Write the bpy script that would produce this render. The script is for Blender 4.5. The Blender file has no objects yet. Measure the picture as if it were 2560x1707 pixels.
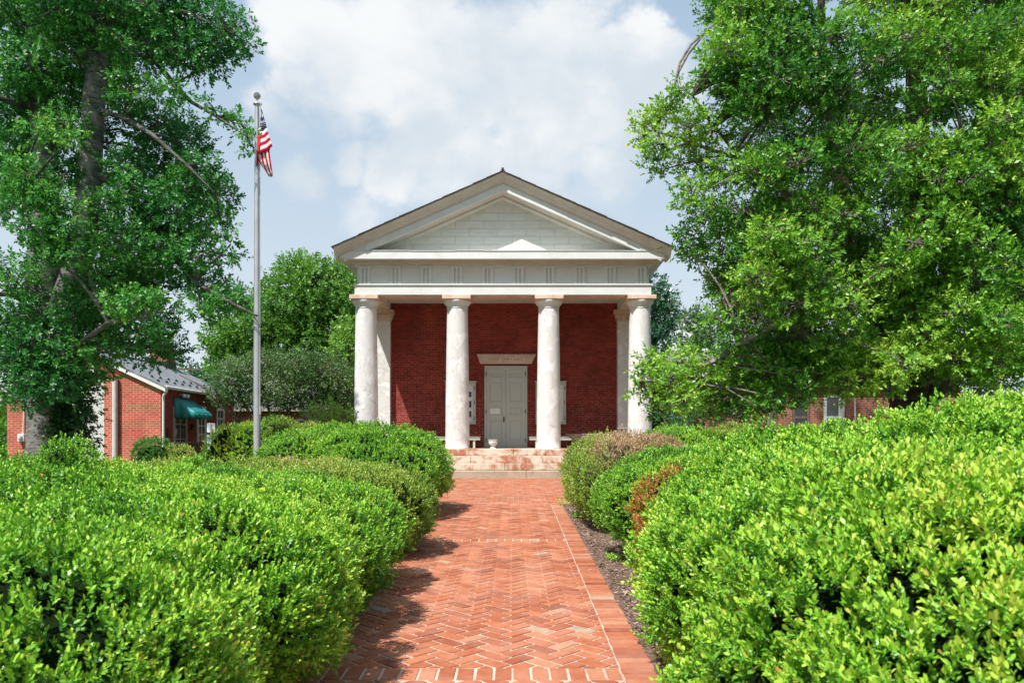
import bpy, math, random
import numpy as np
from mathutils import Vector, noise
R = math.radians
rng = np.random.default_rng(7)
random.seed(7)
scene = bpy.context.scene
COL = scene.collection

# ------------------------------------------------------------------ camera, sun, sky, exposure
EYE = 1.41
cam_d = bpy.data.cameras.new("camera")
cam = bpy.data.objects.new("camera", cam_d)
COL.objects.link(cam)
cam.location = (0, 0, EYE)
cam.rotation_euler = (R(90), 0, 0)
cam_d.sensor_width = 36
cam_d.lens = 26.9
cam_d.shift_y = 0.0963
cam_d.clip_start = 0.05
cam_d.clip_end = 3000
cam_d.dof.use_dof = True
cam_d.dof.focus_distance = 15
cam_d.dof.aperture_fstop = 6.3
scene.camera = cam
scene.view_settings.view_transform = 'Standard'
scene.view_settings.look = 'None'
scene.view_settings.exposure = 0.44
scene.view_settings.gamma = 1
scene.render.engine = 'CYCLES'
scene.cycles.use_denoising = True
scene.cycles.max_bounces = 7
scene.cycles.transparent_max_bounces = 4
scene.cycles.transmission_bounces = 3
scene.cycles.caustics_reflective = False
scene.cycles.caustics_refractive = False

SUN = Vector((-0.69, -1.0, 1.88)).normalized()
sl = bpy.data.lights.new("sun", 'SUN')
sl.energy = 5.0
sl.angle = R(0.55)
sl.color = (1.0, 0.965, 0.915)
so = bpy.data.objects.new("sun", sl)
COL.objects.link(so)
so.rotation_euler = SUN.to_track_quat('Z', 'Y').to_euler()
so.location = (-20, -20, 40)

def px(u, v, d):
    """pixel of the 2352 wide view -> world point at depth d"""
    k = 1.0884
    return Vector(((u*k-1280)/1912*d, d, EYE+(1100-v*k)/1912*d))

world = bpy.data.worlds.new("World")
scene.world = world
world.use_nodes = True
wn, wl = world.node_tree.nodes, world.node_tree.links
wn.clear()
def wmath(op, a, b=None, clamp=False):
    n = wn.new('ShaderNodeMath'); n.operation = op; n.use_clamp = clamp
    for i, x in enumerate((a, b)):
        if x is None: continue
        if isinstance(x, (int, float)): n.inputs[i].default_value = x
        else: wl.new(x, n.inputs[i])
    return n.outputs[0]
sky = wn.new('ShaderNodeTexSky')
sky.sky_type = 'NISHITA'
sky.sun_disc = False
sky.sun_elevation = math.asin(SUN.z)
sky.sun_rotation = math.atan2(SUN.x, SUN.y) % (2*math.pi)
sky.air_density = 1.0
sky.dust_density = 2.2
sky.ozone_density = 1.4
SKY_STR = 0.12
tc = wn.new('ShaderNodeTexCoord')
DIR = tc.outputs['Generated']
def wnoise(scale, detail, rough, off=(0, 0, 0), zs=1.0, dist=0.0):
    mp = wn.new('ShaderNodeMapping'); mp.inputs['Location'].default_value = off
    mp.inputs['Scale'].default_value = (1, 1, zs)
    wl.new(DIR, mp.inputs['Vector'])
    n = wn.new('ShaderNodeTexNoise'); n.inputs['Scale'].default_value = scale
    n.inputs['Detail'].default_value = detail; n.inputs['Roughness'].default_value = rough
    n.inputs['Distortion'].default_value = dist
    wl.new(mp.outputs[0], n.inputs['Vector'])
    return n.outputs['Fac']
wmp = wn.new('ShaderNodeMapping'); wmp.inputs['Scale'].default_value = (1, 1, 1.3); wl.new(DIR, wmp.inputs['Vector'])
wnz = wn.new('ShaderNodeTexNoise'); wnz.inputs['Scale'].default_value = 5.5; wnz.inputs['Detail'].default_value = 6; wnz.inputs['Roughness'].default_value = .6
wl.new(wmp.outputs[0], wnz.inputs['Vector'])
wsub = wn.new('ShaderNodeVectorMath'); wsub.operation = 'SUBTRACT'; wl.new(wnz.outputs['Color'], wsub.inputs[0]); wsub.inputs[1].default_value = (.5, .5, .5)
wsc = wn.new('ShaderNodeVectorMath'); wsc.operation = 'SCALE'; wl.new(wsub.outputs[0], wsc.inputs[0]); wsc.inputs['Scale'].default_value = .16
wad = wn.new('ShaderNodeVectorMath'); wad.operation = 'ADD'; wl.new(DIR, wad.inputs[0]); wl.new(wsc.outputs[0], wad.inputs[1])
WDIR = wad.outputs[0]
# cumulus: blobs on the sky dome, roughened by noise
blobs = [(690, 40, 150, .9), (800, 110, 190, .9), (960, 60, 210, 1), (1010, 190, 170, 1), (900, 230, 110, .6), (1090, 110, 170, .95),
         (1230, 180, 220, 1), (1330, 90, 190, 1), (1480, 110, 130, 1), (1400, 210, 180, .95), (1530, 60, 75, .95), (1250, 320, 200, .72), (1010, 350, 160, .62),
         (1540, 190, 120, .7), (1610, 150, 70, .6), (800, 345, 75, .72), (890, 370, 85, .72), (690, 395, 85, .62), (930, 410, 85, .62), (760, 180, 110, .55), (660, 180, 60, .5), (1450, 330, 150, .5), (1120, 420, 170, .55), (1380, 430, 150, .45), (850, 480, 110, .45), (640, 260, 80, .4)]
cov = None
for (u, v, r, s) in blobs:
    c = px(u, v, 1.0) - Vector((0, 0, EYE)); L = c.length; c.normalize()
    vm = wn.new('ShaderNodeVectorMath'); vm.operation = 'DISTANCE'
    wl.new(WDIR, vm.inputs[0]); vm.inputs[1].default_value = c
    mr = wn.new('ShaderNodeMapRange'); mr.interpolation_type = 'SMOOTHSTEP'
    rr = r*1.0884/1912/L
    mr.inputs['From Min'].default_value = rr*1.25; mr.inputs['From Max'].default_value = rr*0.2
    mr.inputs['To Min'].default_value = 0; mr.inputs['To Max'].default_value = s
    wl.new(vm.outputs['Value'], mr.inputs['Value'])
    cov = mr.outputs[0] if cov is None else wmath('MAXIMUM', cov, mr.outputs[0])
# other clouds all round the dome
n_all = wnoise(2.3, 4, .5, (3.1, 1.7, .4), 1.6)
oth = wn.new('ShaderNodeMapRange'); oth.interpolation_type = 'SMOOTHSTEP'
oth.inputs['From Min'].default_value = .52; oth.inputs['From Max'].default_value = .72; oth.inputs['To Max'].default_value = .8
wl.new(n_all, oth.inputs['Value'])
sepd = wn.new('ShaderNodeSeparateXYZ'); wl.new(DIR, sepd.inputs[0])
away = wn.new('ShaderNodeMapRange'); away.inputs['From Min'].default_value = .72; away.inputs['From Max'].default_value = .5
wl.new(sepd.outputs['Y'], away.inputs['Value'])
cov = wmath('MAXIMUM', cov, wmath('MULTIPLY', oth.outputs[0], away.outputs[0]))
nA = wnoise(4.5, 8, .58, (1.3, 0, .7), 1.25, .25)
nB = wnoise(15, 6, .6, (0, 2.2, .3), 1.2)
rough = wmath('ADD', wmath('MULTIPLY', wmath('SUBTRACT', nA, .5), 1.15), wmath('MULTIPLY', wmath('SUBTRACT', nB, .5), .38))
cm = wn.new('ShaderNodeMapRange'); cm.interpolation_type = 'SMOOTHSTEP'
cm.inputs['From Min'].default_value = .12; cm.inputs['From Max'].default_value = .66
wl.new(wmath('ADD', cov, rough), cm.inputs['Value'])
shade_n = wnoise(5.2, 7, .55, (1.42, .1, .82), 1.35, .3)
sh = wn.new('ShaderNodeMapRange'); sh.interpolation_type = 'SMOOTHSTEP'
sh.inputs['From Min'].default_value = .36; sh.inputs['From Max'].default_value = .62
wl.new(shade_n, sh.inputs['Value'])
ccol = wn.new('ShaderNodeMixRGB'); wl.new(sh.outputs[0], ccol.inputs[0])
ccol.inputs[1].default_value = (4.2, 4.68, 5.12, 1)
ccol.inputs[2].default_value = (5.75, 5.88, 5.98, 1)
# thin high veil that whitens the blue, stronger low down
veil = wn.new('ShaderNodeMapRange'); veil.inputs['From Min'].default_value = .62; veil.inputs['From Max'].default_value = .05
veil.inputs['To Min'].default_value = .72; veil.inputs['To Max'].default_value = .92
wl.new(sepd.outputs['Z'], veil.inputs['Value'])
vcol = wn.new('ShaderNodeMixRGB'); vcol.inputs[1].default_value = (2.95, 3.95, 4.95, 1); vcol.inputs[2].default_value = (4.75, 5.25, 5.6, 1)
vlow = wn.new('ShaderNodeMapRange'); vlow.inputs['From Min'].default_value = .5; vlow.inputs['From Max'].default_value = .06
wl.new(sepd.outputs['Z'], vlow.inputs['Value']); wl.new(vlow.outputs[0], vcol.inputs[0])
vmix = wn.new('ShaderNodeMixRGB'); wl.new(veil.outputs[0], vmix.inputs[0]); wl.new(sky.outputs[0], vmix.inputs[1])
wl.new(vcol.outputs[0], vmix.inputs[2])
cmix = wn.new('ShaderNodeMixRGB'); wl.new(cm.outputs[0], cmix.inputs[0])
wl.new(vmix.outputs[0], cmix.inputs[1]); wl.new(ccol.outputs[0], cmix.inputs[2])
bg = wn.new('ShaderNodeBackground'); bg.inputs['Strength'].default_value = SKY_STR
wl.new(cmix.outputs[0], bg.inputs['Color'])
wo = wn.new('ShaderNodeOutputWorld'); wl.new(bg.outputs[0], wo.inputs['Surface'])

# ------------------------------------------------------------------ materials
MATS = {}
class NT:
    def __init__(s, name):
        s.m = bpy.data.materials.new(name); s.m.use_nodes = True
        s.n, s.l = s.m.node_tree.nodes, s.m.node_tree.links
        s.b = s.n['Principled BSDF']; s.out = s.n['Material Output']
        MATS[name] = s.m
    def new(s, t, **kw):
        n = s.n.new(t)
        for k, v in kw.items():
            if k in n.inputs:
                if hasattr(v, 'node'): s.l.new(v, n.inputs[k])
                else: n.inputs[k].default_value = v
            else: setattr(n, k, v)
        return n
    def coord(s, kind='Object'): return s.new('ShaderNodeTexCoord').outputs[kind]
    def noise(s, vec, scale, detail=4, rough=.55, dist=0.):
        n = s.new('ShaderNodeTexNoise', Scale=scale, Detail=detail, Roughness=rough, Distortion=dist); s.l.new(vec, n.inputs['Vector']); return n.outputs['Fac']
    def ramp(s, fac, stops, interp='LINEAR'):
        n = s.n.new('ShaderNodeValToRGB'); n.color_ramp.interpolation = interp
        e = n.color_ramp.elements
        while len(e) < len(stops): e.new(.5)
        for i, (p, c) in enumerate(stops):
            e[i].position = p; e[i].color = c if len(c) == 4 else (*c, 1)
        s.l.new(fac, n.inputs[0]); return n.outputs[0]
    def mix(s, fac, a, b, blend='MIX'):
        n = s.n.new('ShaderNodeMixRGB'); n.blend_type = blend
        for i, x in enumerate((fac, a, b)):
            if hasattr(x, 'node'): s.l.new(x, n.inputs[i])
            elif isinstance(x, (int, float)): n.inputs[i].default_value = x if i == 0 else (x, x, x, 1)
            else: n.inputs[i].default_value = x if len(x) == 4 else (*x, 1)
        return n.outputs[0]
    def math(s, op, a, b=0., clamp=False):
        n = s.n.new('ShaderNodeMath'); n.operation = op; n.use_clamp = clamp
        for i, x in enumerate((a, b)):
            if hasattr(x, 'node'): s.l.new(x, n.inputs[i])
            else: n.inputs[i].default_value = x
        return n.outputs[0]
    def bump(s, h, strength=.3, dist=.02):
        n = s.new('ShaderNodeBump', Strength=strength, Distance=dist); s.l.new(h, n.inputs['Height']); s.l.new(n.outputs[0], s.b.inputs['Normal']); return n
    def col(s, c):
        if hasattr(c, 'node'): s.l.new(c, s.b.inputs['Base Color'])
        else: s.b.inputs['Base Color'].default_value = (*c, 1)
        return s
    def rough(s, r, spec=.4):
        if hasattr(r, 'node'): s.l.new(r, s.b.inputs['Roughness'])
        else: s.b.inputs['Roughness'].default_value = r
        s.b.inputs['Specular IOR Level'].default_value = spec
        return s

def plain(name, c, rough=.6, var=.12, scale=6, metal=0., spec=.4, bump=0.):
    t = NT(name); v = t.coord()
    n = t.noise(v, scale, 5)
    t.col(t.mix(1.0, (*c, 1), t.ramp(n, [(.25, (1-var*2,)*3), (.75, (1+var*.3,)*3)]), 'MULTIPLY')); t.rough(rough, spec)
    t.b.inputs['Metallic'].default_value = metal
    if bump: t.bump(t.noise(v, scale*8, 4), bump, .01)
    return t.m

def brickmat(name, c1, c2, mortar, bw=.215, rh=.0735, ms=.0055, worn=0., rough=.85, dark=.5):
    t = NT(name); uv = t.coord('UV')
    b = t.new('ShaderNodeTexBrick', offset=.5, Scale=1.0, **{'Mortar Size': ms, 'Mortar Smooth': .1, 'Bias': 0., 'Brick Width': bw, 'Row Height': rh})
    wob = t.new('ShaderNodeTexNoise', Scale=3.0, Detail=2.); t.l.new(uv, wob.inputs['Vector'])
    wv = t.new('ShaderNodeVectorMath', operation='SCALE'); t.l.new(wob.outputs['Color'], wv.inputs[0]); wv.inputs['Scale'].default_value = .012
    av = t.new('ShaderNodeVectorMath', operation='ADD'); t.l.new(uv, av.inputs[0]); t.l.new(wv.outputs[0], av.inputs[1])
    t.l.new(av.outputs[0], b.inputs['Vector'])
    b.inputs['Color1'].default_value = (*c1, 1); b.inputs['Color2'].default_value = (*c2, 1)
    big = t.noise(t.coord(), .9, 5, .6); fine = t.noise(t.coord(), 9, 4, .6)
    mcol = t.mix(t.ramp(big, [(.35, (0, 0, 0)), (.65, (1, 1, 1))]), (*[x*dark for x in mortar], 1), (*mortar, 1))
    if worn:
        sx = t.new('ShaderNodeSeparateXYZ'); t.l.new(t.coord(), sx.inputs[0])
        low = t.new('ShaderNodeMapRange', **{'From Min': 3.4, 'From Max': .8}); t.l.new(sx.outputs['Z'], low.inputs['Value'])
        f = t.math('MULTIPLY', low.outputs[0], t.ramp(fine, [(.4, (0, 0, 0)), (.62, (1, 1, 1))]))
        mcol = t.mix(f, mcol, (.52, .36, .3, 1))
    t.l.new(mcol, b.inputs['Mortar'])
    c = t.mix(1.0, b.outputs['Color'], t.ramp(big, [(.3, (.78, .74, .74)), (.7, (1.12, 1.1, 1.08))]), 'MULTIPLY')
    c = t.mix(.6, c, t.ramp(fine, [(.3, (.75, .7, .7)), (.7, (1.15, 1.12, 1.1))]), 'MULTIPLY')
    t.col(c).rough(rough, .25)
    inv = t.math('SUBTRACT', 1.0, b.outputs['Fac'])
    t.bump(t.math('ADD', t.math('MULTIPLY', inv, .8), t.math('MULTIPLY', fine, .3)), .5, .008)
    return t.m

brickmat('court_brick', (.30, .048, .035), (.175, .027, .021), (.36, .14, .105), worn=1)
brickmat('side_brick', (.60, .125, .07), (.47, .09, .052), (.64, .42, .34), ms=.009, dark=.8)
brickmat('right_brick', (.36, .10, .06), (.25, .065, .045), (.5, .4, .34), ms=.009)
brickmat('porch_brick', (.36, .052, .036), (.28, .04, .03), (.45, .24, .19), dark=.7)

def paintwood(name, c, dirt=(.45, .40, .33), amt=.35, streak=1.0):
    t = NT(name); v = t.coord()
    n = t.noise(v, 2.2, 8, .62, .3)
    mp = t.new('ShaderNodeMapping'); mp.inputs['Scale'].default_value = (1, 1, .15 if streak > 1 else 8); t.l.new(v, mp.inputs['Vector'])
    s = t.noise(mp.outputs[0], 5, 6, .6)
    f = t.math('MULTIPLY', t.ramp(n, [(.42, (0, 0, 0)), (.8, (1, 1, 1))]), t.ramp(s, [(.35, (.15,)*3), (.7, (1, 1, 1))]))
    t.col(t.mix(t.math('MULTIPLY', f, amt*2, True), (*c, 1), (*dirt, 1))).rough(.6, .35)
    t.bump(t.noise(v, 30, 4), .12, .006)
    return t.m
paintwood('white_trim', (.70, .72, .705), dirt=(.46, .44, .39), amt=.35)
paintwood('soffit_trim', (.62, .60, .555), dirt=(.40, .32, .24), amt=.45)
paintwood('door_paint', (.50, .535, .495), dirt=(.36, .37, .34), amt=.25)
paintwood('green_bench', (.52, .62, .54), dirt=(.35, .33, .26), amt=.5)
# tympanum boards
t = NT('tympanum_boards'); uv = t.coord('UV')
b = t.new('ShaderNodeTexBrick', offset=.5, Scale=1.0, **{'Mortar Size': .006, 'Mortar Smooth': .2, 'Brick Width': .85, 'Row Height': .235})
t.l.new(uv, b.inputs['Vector'])
b.inputs['Color1'].default_value = (.69, .69, .66, 1); b.inputs['Color2'].default_value = (.66, .665, .64, 1); b.inputs['Mortar'].default_value = (.42, .41, .38, 1)
mp = t.new('ShaderNodeMapping'); mp.inputs['Scale'].default_value = (1, 1, 5); t.l.new(t.coord(), mp.inputs['Vector'])
t.col(t.mix(.7, b.outputs['Color'], t.ramp(t.noise(mp.outputs[0], 2.5, 7, .65), [(.3, (.82, .81, .78)), (.65, (1.05,)*3)]), 'MULTIPLY')).rough(.65, .3)
t.bump(t.math('SUBTRACT', 1.0, b.outputs['Fac']), .5, .01)
# column stucco, peeling paint
t = NT('column_stucco'); v = t.coord()
vo = t.new('ShaderNodeTexVoronoi', feature='DISTANCE_TO_EDGE', Scale=3.1)
wob = t.new('ShaderNodeTexNoise', Scale=3.5, Detail=6.); t.l.new(v, wob.inputs['Vector'])
sc = t.new('ShaderNodeVectorMath', operation='SCALE'); t.l.new(wob.outputs['Color'], sc.inputs[0]); sc.inputs['Scale'].default_value = .5
ad = t.new('ShaderNodeVectorMath', operation='ADD'); t.l.new(v, ad.inputs[0]); t.l.new(sc.outputs[0], ad.inputs[1]); t.l.new(ad.outputs[0], vo.inputs['Vector'])
crack = t.ramp(vo.outputs['Distance'], [(0., (1, 1, 1)), (.022, (0, 0, 0))])
reg = t.ramp(t.noise(v, 1.15, 4, .55), [(.49, (0, 0, 0)), (.57, (1, 1, 1))])
patch = t.ramp(t.noise(v, 2.3, 6, .6, .6), [(.545, (0, 0, 0)), (.56, (1, 1, 1))])
flake = t.ramp(t.noise(v, 7.5, 5, .65, .8), [(.62, (0, 0, 0)), (.635, (1, 1, 1))])
tone = t.ramp(t.noise(v, 1.6, 6, .6), [(.3, (.64, .63, .615)), (.6, (.70, .69, .675))])
mpz = t.new('ShaderNodeMapping'); mpz.inputs['Scale'].default_value = (1, 1, .12); t.l.new(v, mpz.inputs['Vector'])
drip = t.ramp(t.noise(mpz.outputs[0], 9, 6, .65), [(.5, (0, 0, 0)), (.72, (1, 1, 1))])
tone = t.mix(t.math('MULTIPLY', drip, .5), tone, (.50, .485, .46))
c = t.mix(patch, tone, (.79, .79, .79))
c = t.mix(t.math('MULTIPLY', flake, reg), c, (.56, .52, .485))
c = t.mix(t.math('MULTIPLY', t.math('MULTIPLY', crack, reg), .55), c, (.33, .30, .28))
t.col(c).rough(.7, .3)
h = t.math('ADD', t.math('MULTIPLY', patch, .5), t.math('ADD', t.math('MULTIPLY', crack, -.6), t.math('MULTIPLY', flake, -.5)))
t.bump(t.math('ADD', h, t.math('MULTIPLY', t.noise(v, 24, 5), .4)), .55, .012)
# pinkish sandstone / granite steps
def stone(name, base, stain, amt, lo=.45, hi=.62, joints=0):
    t = NT(name); v = t.coord()
    n1 = t.noise(v, 1.5, 7, .65, .7); n2 = t.noise(v, 28, 4, .6)
    mp = t.new('ShaderNodeMapping'); mp.inputs['Scale'].default_value = (1.0, 1, .3); t.l.new(v, mp.inputs['Vector'])
    n3 = t.noise(mp.outputs[0], 6, 6, .65)
    f = t.math('MULTIPLY', t.ramp(n1, [(lo, (0, 0, 0)), (hi, (1, 1, 1))]), t.ramp(n3, [(.32, (.1,)*3), (.55, (1, 1, 1))]))
    c = t.mix(t.math('MULTIPLY', f, amt), (*base, 1), (*stain, 1))
    c = t.mix(.6, c, t.ramp(n2, [(.3, (.78, .76, .74)), (.7, (1.08,)*3)]), 'MULTIPLY')
    t.col(c).rough(.8, .25); t.bump(n2, .3, .01)
    return t.m
stone('step_stone', (.64, .55, .45), (.37, .125, .055), .9, .46, .55)
stone('base_stone', (.46, .38, .29), (.27, .24, .18), .8)
stone('abacus_stone', (.74, .58, .47), (.52, .30, .19), .7)
stone('lintel_stone', (.66, .54, .47), (.5, .33, .26), .8)
stone('soffit_stone', (.66, .54, .44), (.45, .27, .18), .8)
plain('inscription_stone', (.36, .27, .22), .8)
plain('urn_stone', (.72, .72, .68), .7, .2, 14, bump=.3)
plain('dark_iron', (.02, .02, .02), .5)
plain('paper_white', (.78, .80, .82), .6, .05)
plain('photo_blue', (.05, .06, .13), .5, .4, 20)
plain('sign_white', (.85, .87, .9), .4, .04)
plain('sign_teal', (.10, .34, .36), .5, .1)
plain('sign_blue', (.50, .66, .76), .5, .1)
plain('white_gutter', (.80, .79, .76), .45, .08)
plain('grey_pipe', (.62, .61, .60), .5, .1)
plain('stucco_panel', (.66, .64, .61), .85, .1, 3, bump=.3)
plain('rail_wood', (.17, .115, .085), .7, .2)
plain('window_frame', (.46, .43, .37), .6, .1)
plain('window_white', (.82, .82, .80), .5, .06)
plain('lamp_glass', (.8, .8, .76), .3, .05)
plain('meter_grey', (.68, .69, .70), .45, .1)
plain('galvanised', (.50, .51, .525), .42, .12, 3, metal=.55)
plain('rope', (.5, .5, .48), .8)
plain('weathered_pole', (.12, .10, .085), .8)
plain('church_white', (.78, .80, .83), .6, .05)
plain('church_dome', (.50, .60, .62), .45, .1)
plain('awning_frame', (.04, .05, .05), .5)
t = NT('weathered_wood'); v = t.coord()
mp = t.new('ShaderNodeMapping'); mp.inputs['Scale'].default_value = (.5, 4, 6); t.l.new(v, mp.inputs['Vector'])
t.col(t.ramp(t.noise(mp.outputs[0], 5, 6, .7), [(.3, (.06, .055, .05)), (.48, (.24, .21, .18)), (.56, (.46, .33, .2)), (.7, (.5, .5, .47))])).rough(.75)
t = NT('awning_cloth'); v = t.coord()
mp = t.new('ShaderNodeMapping'); mp.inputs['Scale'].default_value = (2, 3, .6); t.l.new(v, mp.inputs['Vector'])
n = t.noise(mp.outputs[0], 3, 4)
t.col(t.mix(1, (.018, .24, .245, 1), t.ramp(n, [(.3, (.8,)*3), (.7, (1.2,)*3)]), 'MULTIPLY')).rough(.45, .5); t.bump(n, .6, .05)
t = NT('glass')
n = t.noise(t.coord(), 1.3, 2)
t.col(t.ramp(n, [(.4, (.015, .017, .016)), (.65, (.05, .055, .05))])).rough(.05, .9)
# slate / shingle roofs
def shingle(name, a, b_, gap, bw=.28, rh=.13):
    t = NT(name); uv = t.coord('UV')
    b = t.new('ShaderNodeTexBrick', offset=.5, Scale=1.0, **{'Mortar Size': .006, 'Mortar Smooth': .1, 'Brick Width': bw, 'Row Height': rh})
    t.l.new(uv, b.inputs['Vector'])
    b.inputs['Color1'].default_value = (*a, 1); b.inputs['Color2'].default_value = (*b_, 1); b.inputs['Mortar'].default_value = (*gap, 1)
    t.col(t.mix(.8, b.outputs['Color'], t.ramp(t.noise(t.coord(), 3, 6), [(.3, (.75,)*3), (.7, (1.15,)*3)]), 'MULTIPLY')).rough(.6, .35)
    t.bump(t.math('SUBTRACT', 1.0, b.outputs['Fac']), .5, .012)
shingle('slate_roof', (.255, .27, .29), (.18, .19, .21), (.07, .07, .08))
shingle('dark_shingle', (.17, .16, .15), (.12, .115, .11), (.05, .05, .05))
# leaves: colour follows a per-leaf tint
def leafmat(name, stops, rough=.42, trans=.28, spec=.5):
    t = NT(name)
    at = t.new('ShaderNodeAttribute', attribute_name='tint')
    c = t.ramp(at.outputs['Fac'], stops)
    t.col(c).rough(rough, spec)
    tr = t.new('ShaderNodeBsdfTranslucent')
    t.l.new(t.mix(1.0, c, (1.25, 1.35, .7, 1), 'MULTIPLY'), tr.inputs['Color'])
    ms = t.new('ShaderNodeMixShader'); ms.inputs[0].default_value = trans
    t.l.new(t.b.outputs[0], ms.inputs[1]); t.l.new(tr.outputs[0], ms.inputs[2]); t.l.new(ms.outputs[0], t.out.inputs['Surface'])
    return t.m
leafmat('boxwood_leaf', [(0, (.010, .055, .008)), (.32, (.045, .185, .016)), (.62, (.185, .43, .03)), (.85, (.40, .64, .065)), (.93, (.52, .56, .09)), (1, (.50, .22, .06))], trans=.10, rough=.4, spec=.45)
leafmat('boxwood_yellow', [(0, (.03, .08, .010)), (.35, (.10, .22, .02)), (.7, (.29, .43, .05)), (.87, (.45, .51, .11)), (.93, (.42, .33, .12)), (1, (.42, .2, .07))], trans=.10, rough=.4, spec=.45)
leafmat('boxwood_dark', [(0, (.008, .055, .012)), (.4, (.026, .14, .02)), (.8, (.08, .26, .03)), (1, (.18, .38, .05))], trans=.10, rough=.4, spec=.45)
leafmat('boxwood_brown', [(0, (.20, .13, .06)), (.4, (.36, .22, .11)), (.8, (.50, .33, .20)), (1, (.58, .42, .27))], trans=.15)
leafmat('boxwood_orange', [(0, (.22, .15, .025)), (.5, (.42, .19, .04)), (1, (.52, .29, .08))], trans=.2)
leafmat('tree_leaf_deep', [(0, (.007, .06, .022)), (.35, (.026, .165, .038)), (.65, (.085, .30, .05)), (.88, (.24, .45, .08)), (1, (.52, .48, .09))], rough=.42, trans=.3, spec=.42)
leafmat('tree_leaf_fresh', [(0, (.012, .07, .012)), (.32, (.05, .20, .024)), (.6, (.19, .41, .04)), (.9, (.44, .60, .09)), (1, (.58, .44, .10))], rough=.42, trans=.3, spec=.42)
leafmat('tree_leaf_mid', [(0, (.03, .11, .018)), (.5, (.11, .27, .034)), (.9, (.27, .45, .065)), (1, (.36, .50, .09))], trans=.3)
leafmat('tree_leaf_olive', [(0, (.025, .075, .02)), (.5, (.075, .17, .045)), (.9, (.19, .28, .09)), (.95, (.3, .14, .09)), (1, (.36, .1, .07))], trans=.2)
leafmat('tree_leaf_blue', [(0, (.012, .06, .03)), (.5, (.03, .12, .055)), (1, (.07, .19, .075))], trans=.2)
leafmat('ivy_leaf', [(0, (.006, .035, .01)), (.6, (.015, .08, .02)), (1, (.06, .16, .03))], trans=.15)
plain('shrub_core_shade', (.010, .020, .006), .95, .3, 9, spec=.05)  # near-black hull colour, stands in for shade between the leaf tufts
plain('shrub_core_shade_brown', (.06, .045, .02), .9, .3, 9)  # brown hull of the half dead bush, gap shade in its colour
def bark(name, a, b_, scale=3):
    t = NT(name); v = t.coord()
    mp = t.new('ShaderNodeMapping'); mp.inputs['Scale'].default_value = (1, 1, 1.6); t.l.new(v, mp.inputs['Vector'])
    n = t.noise(mp.outputs[0], scale, 8, .68, .6)
    mp2 = t.new('ShaderNodeMapping'); mp2.inputs['Scale'].default_value = (1, 1, 7); t.l.new(v, mp2.inputs['Vector'])
    n2 = t.noise(mp2.outputs[0], 2.2, 5, .6, .5)
    c = t.mix(t.ramp(n, [(.36, (0, 0, 0)), (.62, (1, 1, 1))]), (*a, 1), (*b_, 1))
    c = t.mix(.75, c, t.ramp(n2, [(.36, (.25, .22, .2)), (.5, (1, 1, 1))]), 'MULTIPLY')
    t.col(c).rough(.85, .2); t.bump(t.math('ADD', n, n2), .7, .03)
bark('grey_bark', (.07, .068, .06), (.225, .225, .21))
bark('dark_bark', (.03, .025, .02), (.085, .07, .058))
bark('limb_bark', (.05, .046, .04), (.15, .145, .13))
bark('twig_bark', (.13, .11, .09), (.30, .27, .23), 6)
bark('thin_bark', (.14, .09, .065), (.26, .18, .13), 5)
# ground
t = NT('lawn'); v = t.coord()
t.col(t.ramp(t.noise(v, .8, 8, .7), [(.3, (.03, .07, .012)), (.55, (.06, .12, .02)), (.75, (.11, .15, .04))])).rough(.9, .1); t.bump(t.noise(v, 40, 3), .8, .04)
t = NT('mulch'); v = t.coord()
mp = t.new('ShaderNodeMapping'); mp.inputs['Scale'].default_value = (1, .5, 1); mp.inputs['Rotation'].default_value = (0, 0, .6); t.l.new(v, mp.inputs['Vector'])
n = t.noise(mp.outputs[0], 42, 7, .75, .5)
t.col(t.ramp(n, [(.3, (.06, .035, .025)), (.5, (.21, .135, .10)), (.68, (.38, .28, .22))])).rough(.9, .15); t.bump(n, .9, .03)
t = NT('mulch_chips'); at = t.new('ShaderNodeAttribute', attribute_name='tint')
t.col(t.ramp(at.outputs['Fac'], [(0, (.05, .03, .02)), (.5, (.22, .14, .10)), (1, (.48, .37, .28))])).rough(.85, .2)
t = NT('mortar_sheet'); v = t.coord()
t.col(t.ramp(t.noise(v, 5, 6, .65), [(.3, (.34, .25, .195)), (.55, (.54, .44, .355)), (.75, (.66, .57, .48))])).rough(.9, .15); t.bump(t.noise(v, 60, 3), .4, .008)
t = NT('path_brick'); v = t.coord(); at = t.new('ShaderNodeAttribute', attribute_name='tint')
c = t.ramp(at.outputs['Fac'], [(0, (.25, .074, .040)), (.25, (.36, .110, .055)), (.5, (.435, .144, .070)), (.75, (.465, .178, .092)), (.9, (.47, .225, .13)), (.95, (.44, .29, .19)), (1, (.37, .29, .215))])
c = t.mix(.75, c, t.ramp(t.noise(v, 14, 6, .7), [(.3, (.72, .7, .7)), (.68, (1.1,)*3)]), 'MULTIPLY')
c = t.mix(.6, c, t.ramp(t.noise(v, .55, 5, .6), [(.32, (.82, .78, .76)), (.68, (1.06,)*3)]), 'MULTIPLY')
dust = t.ramp(t.noise(v, 3.2, 7, .7), [(.42, (0, 0, 0)), (.75, (1, 1, 1))])
c = t.mix(t.math('MULTIPLY', dust, .38), c, (.56, .36, .28))
t.col(c).rough(.85, .2); t.bump(t.noise(v, 70, 4), .35, .006)

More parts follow.
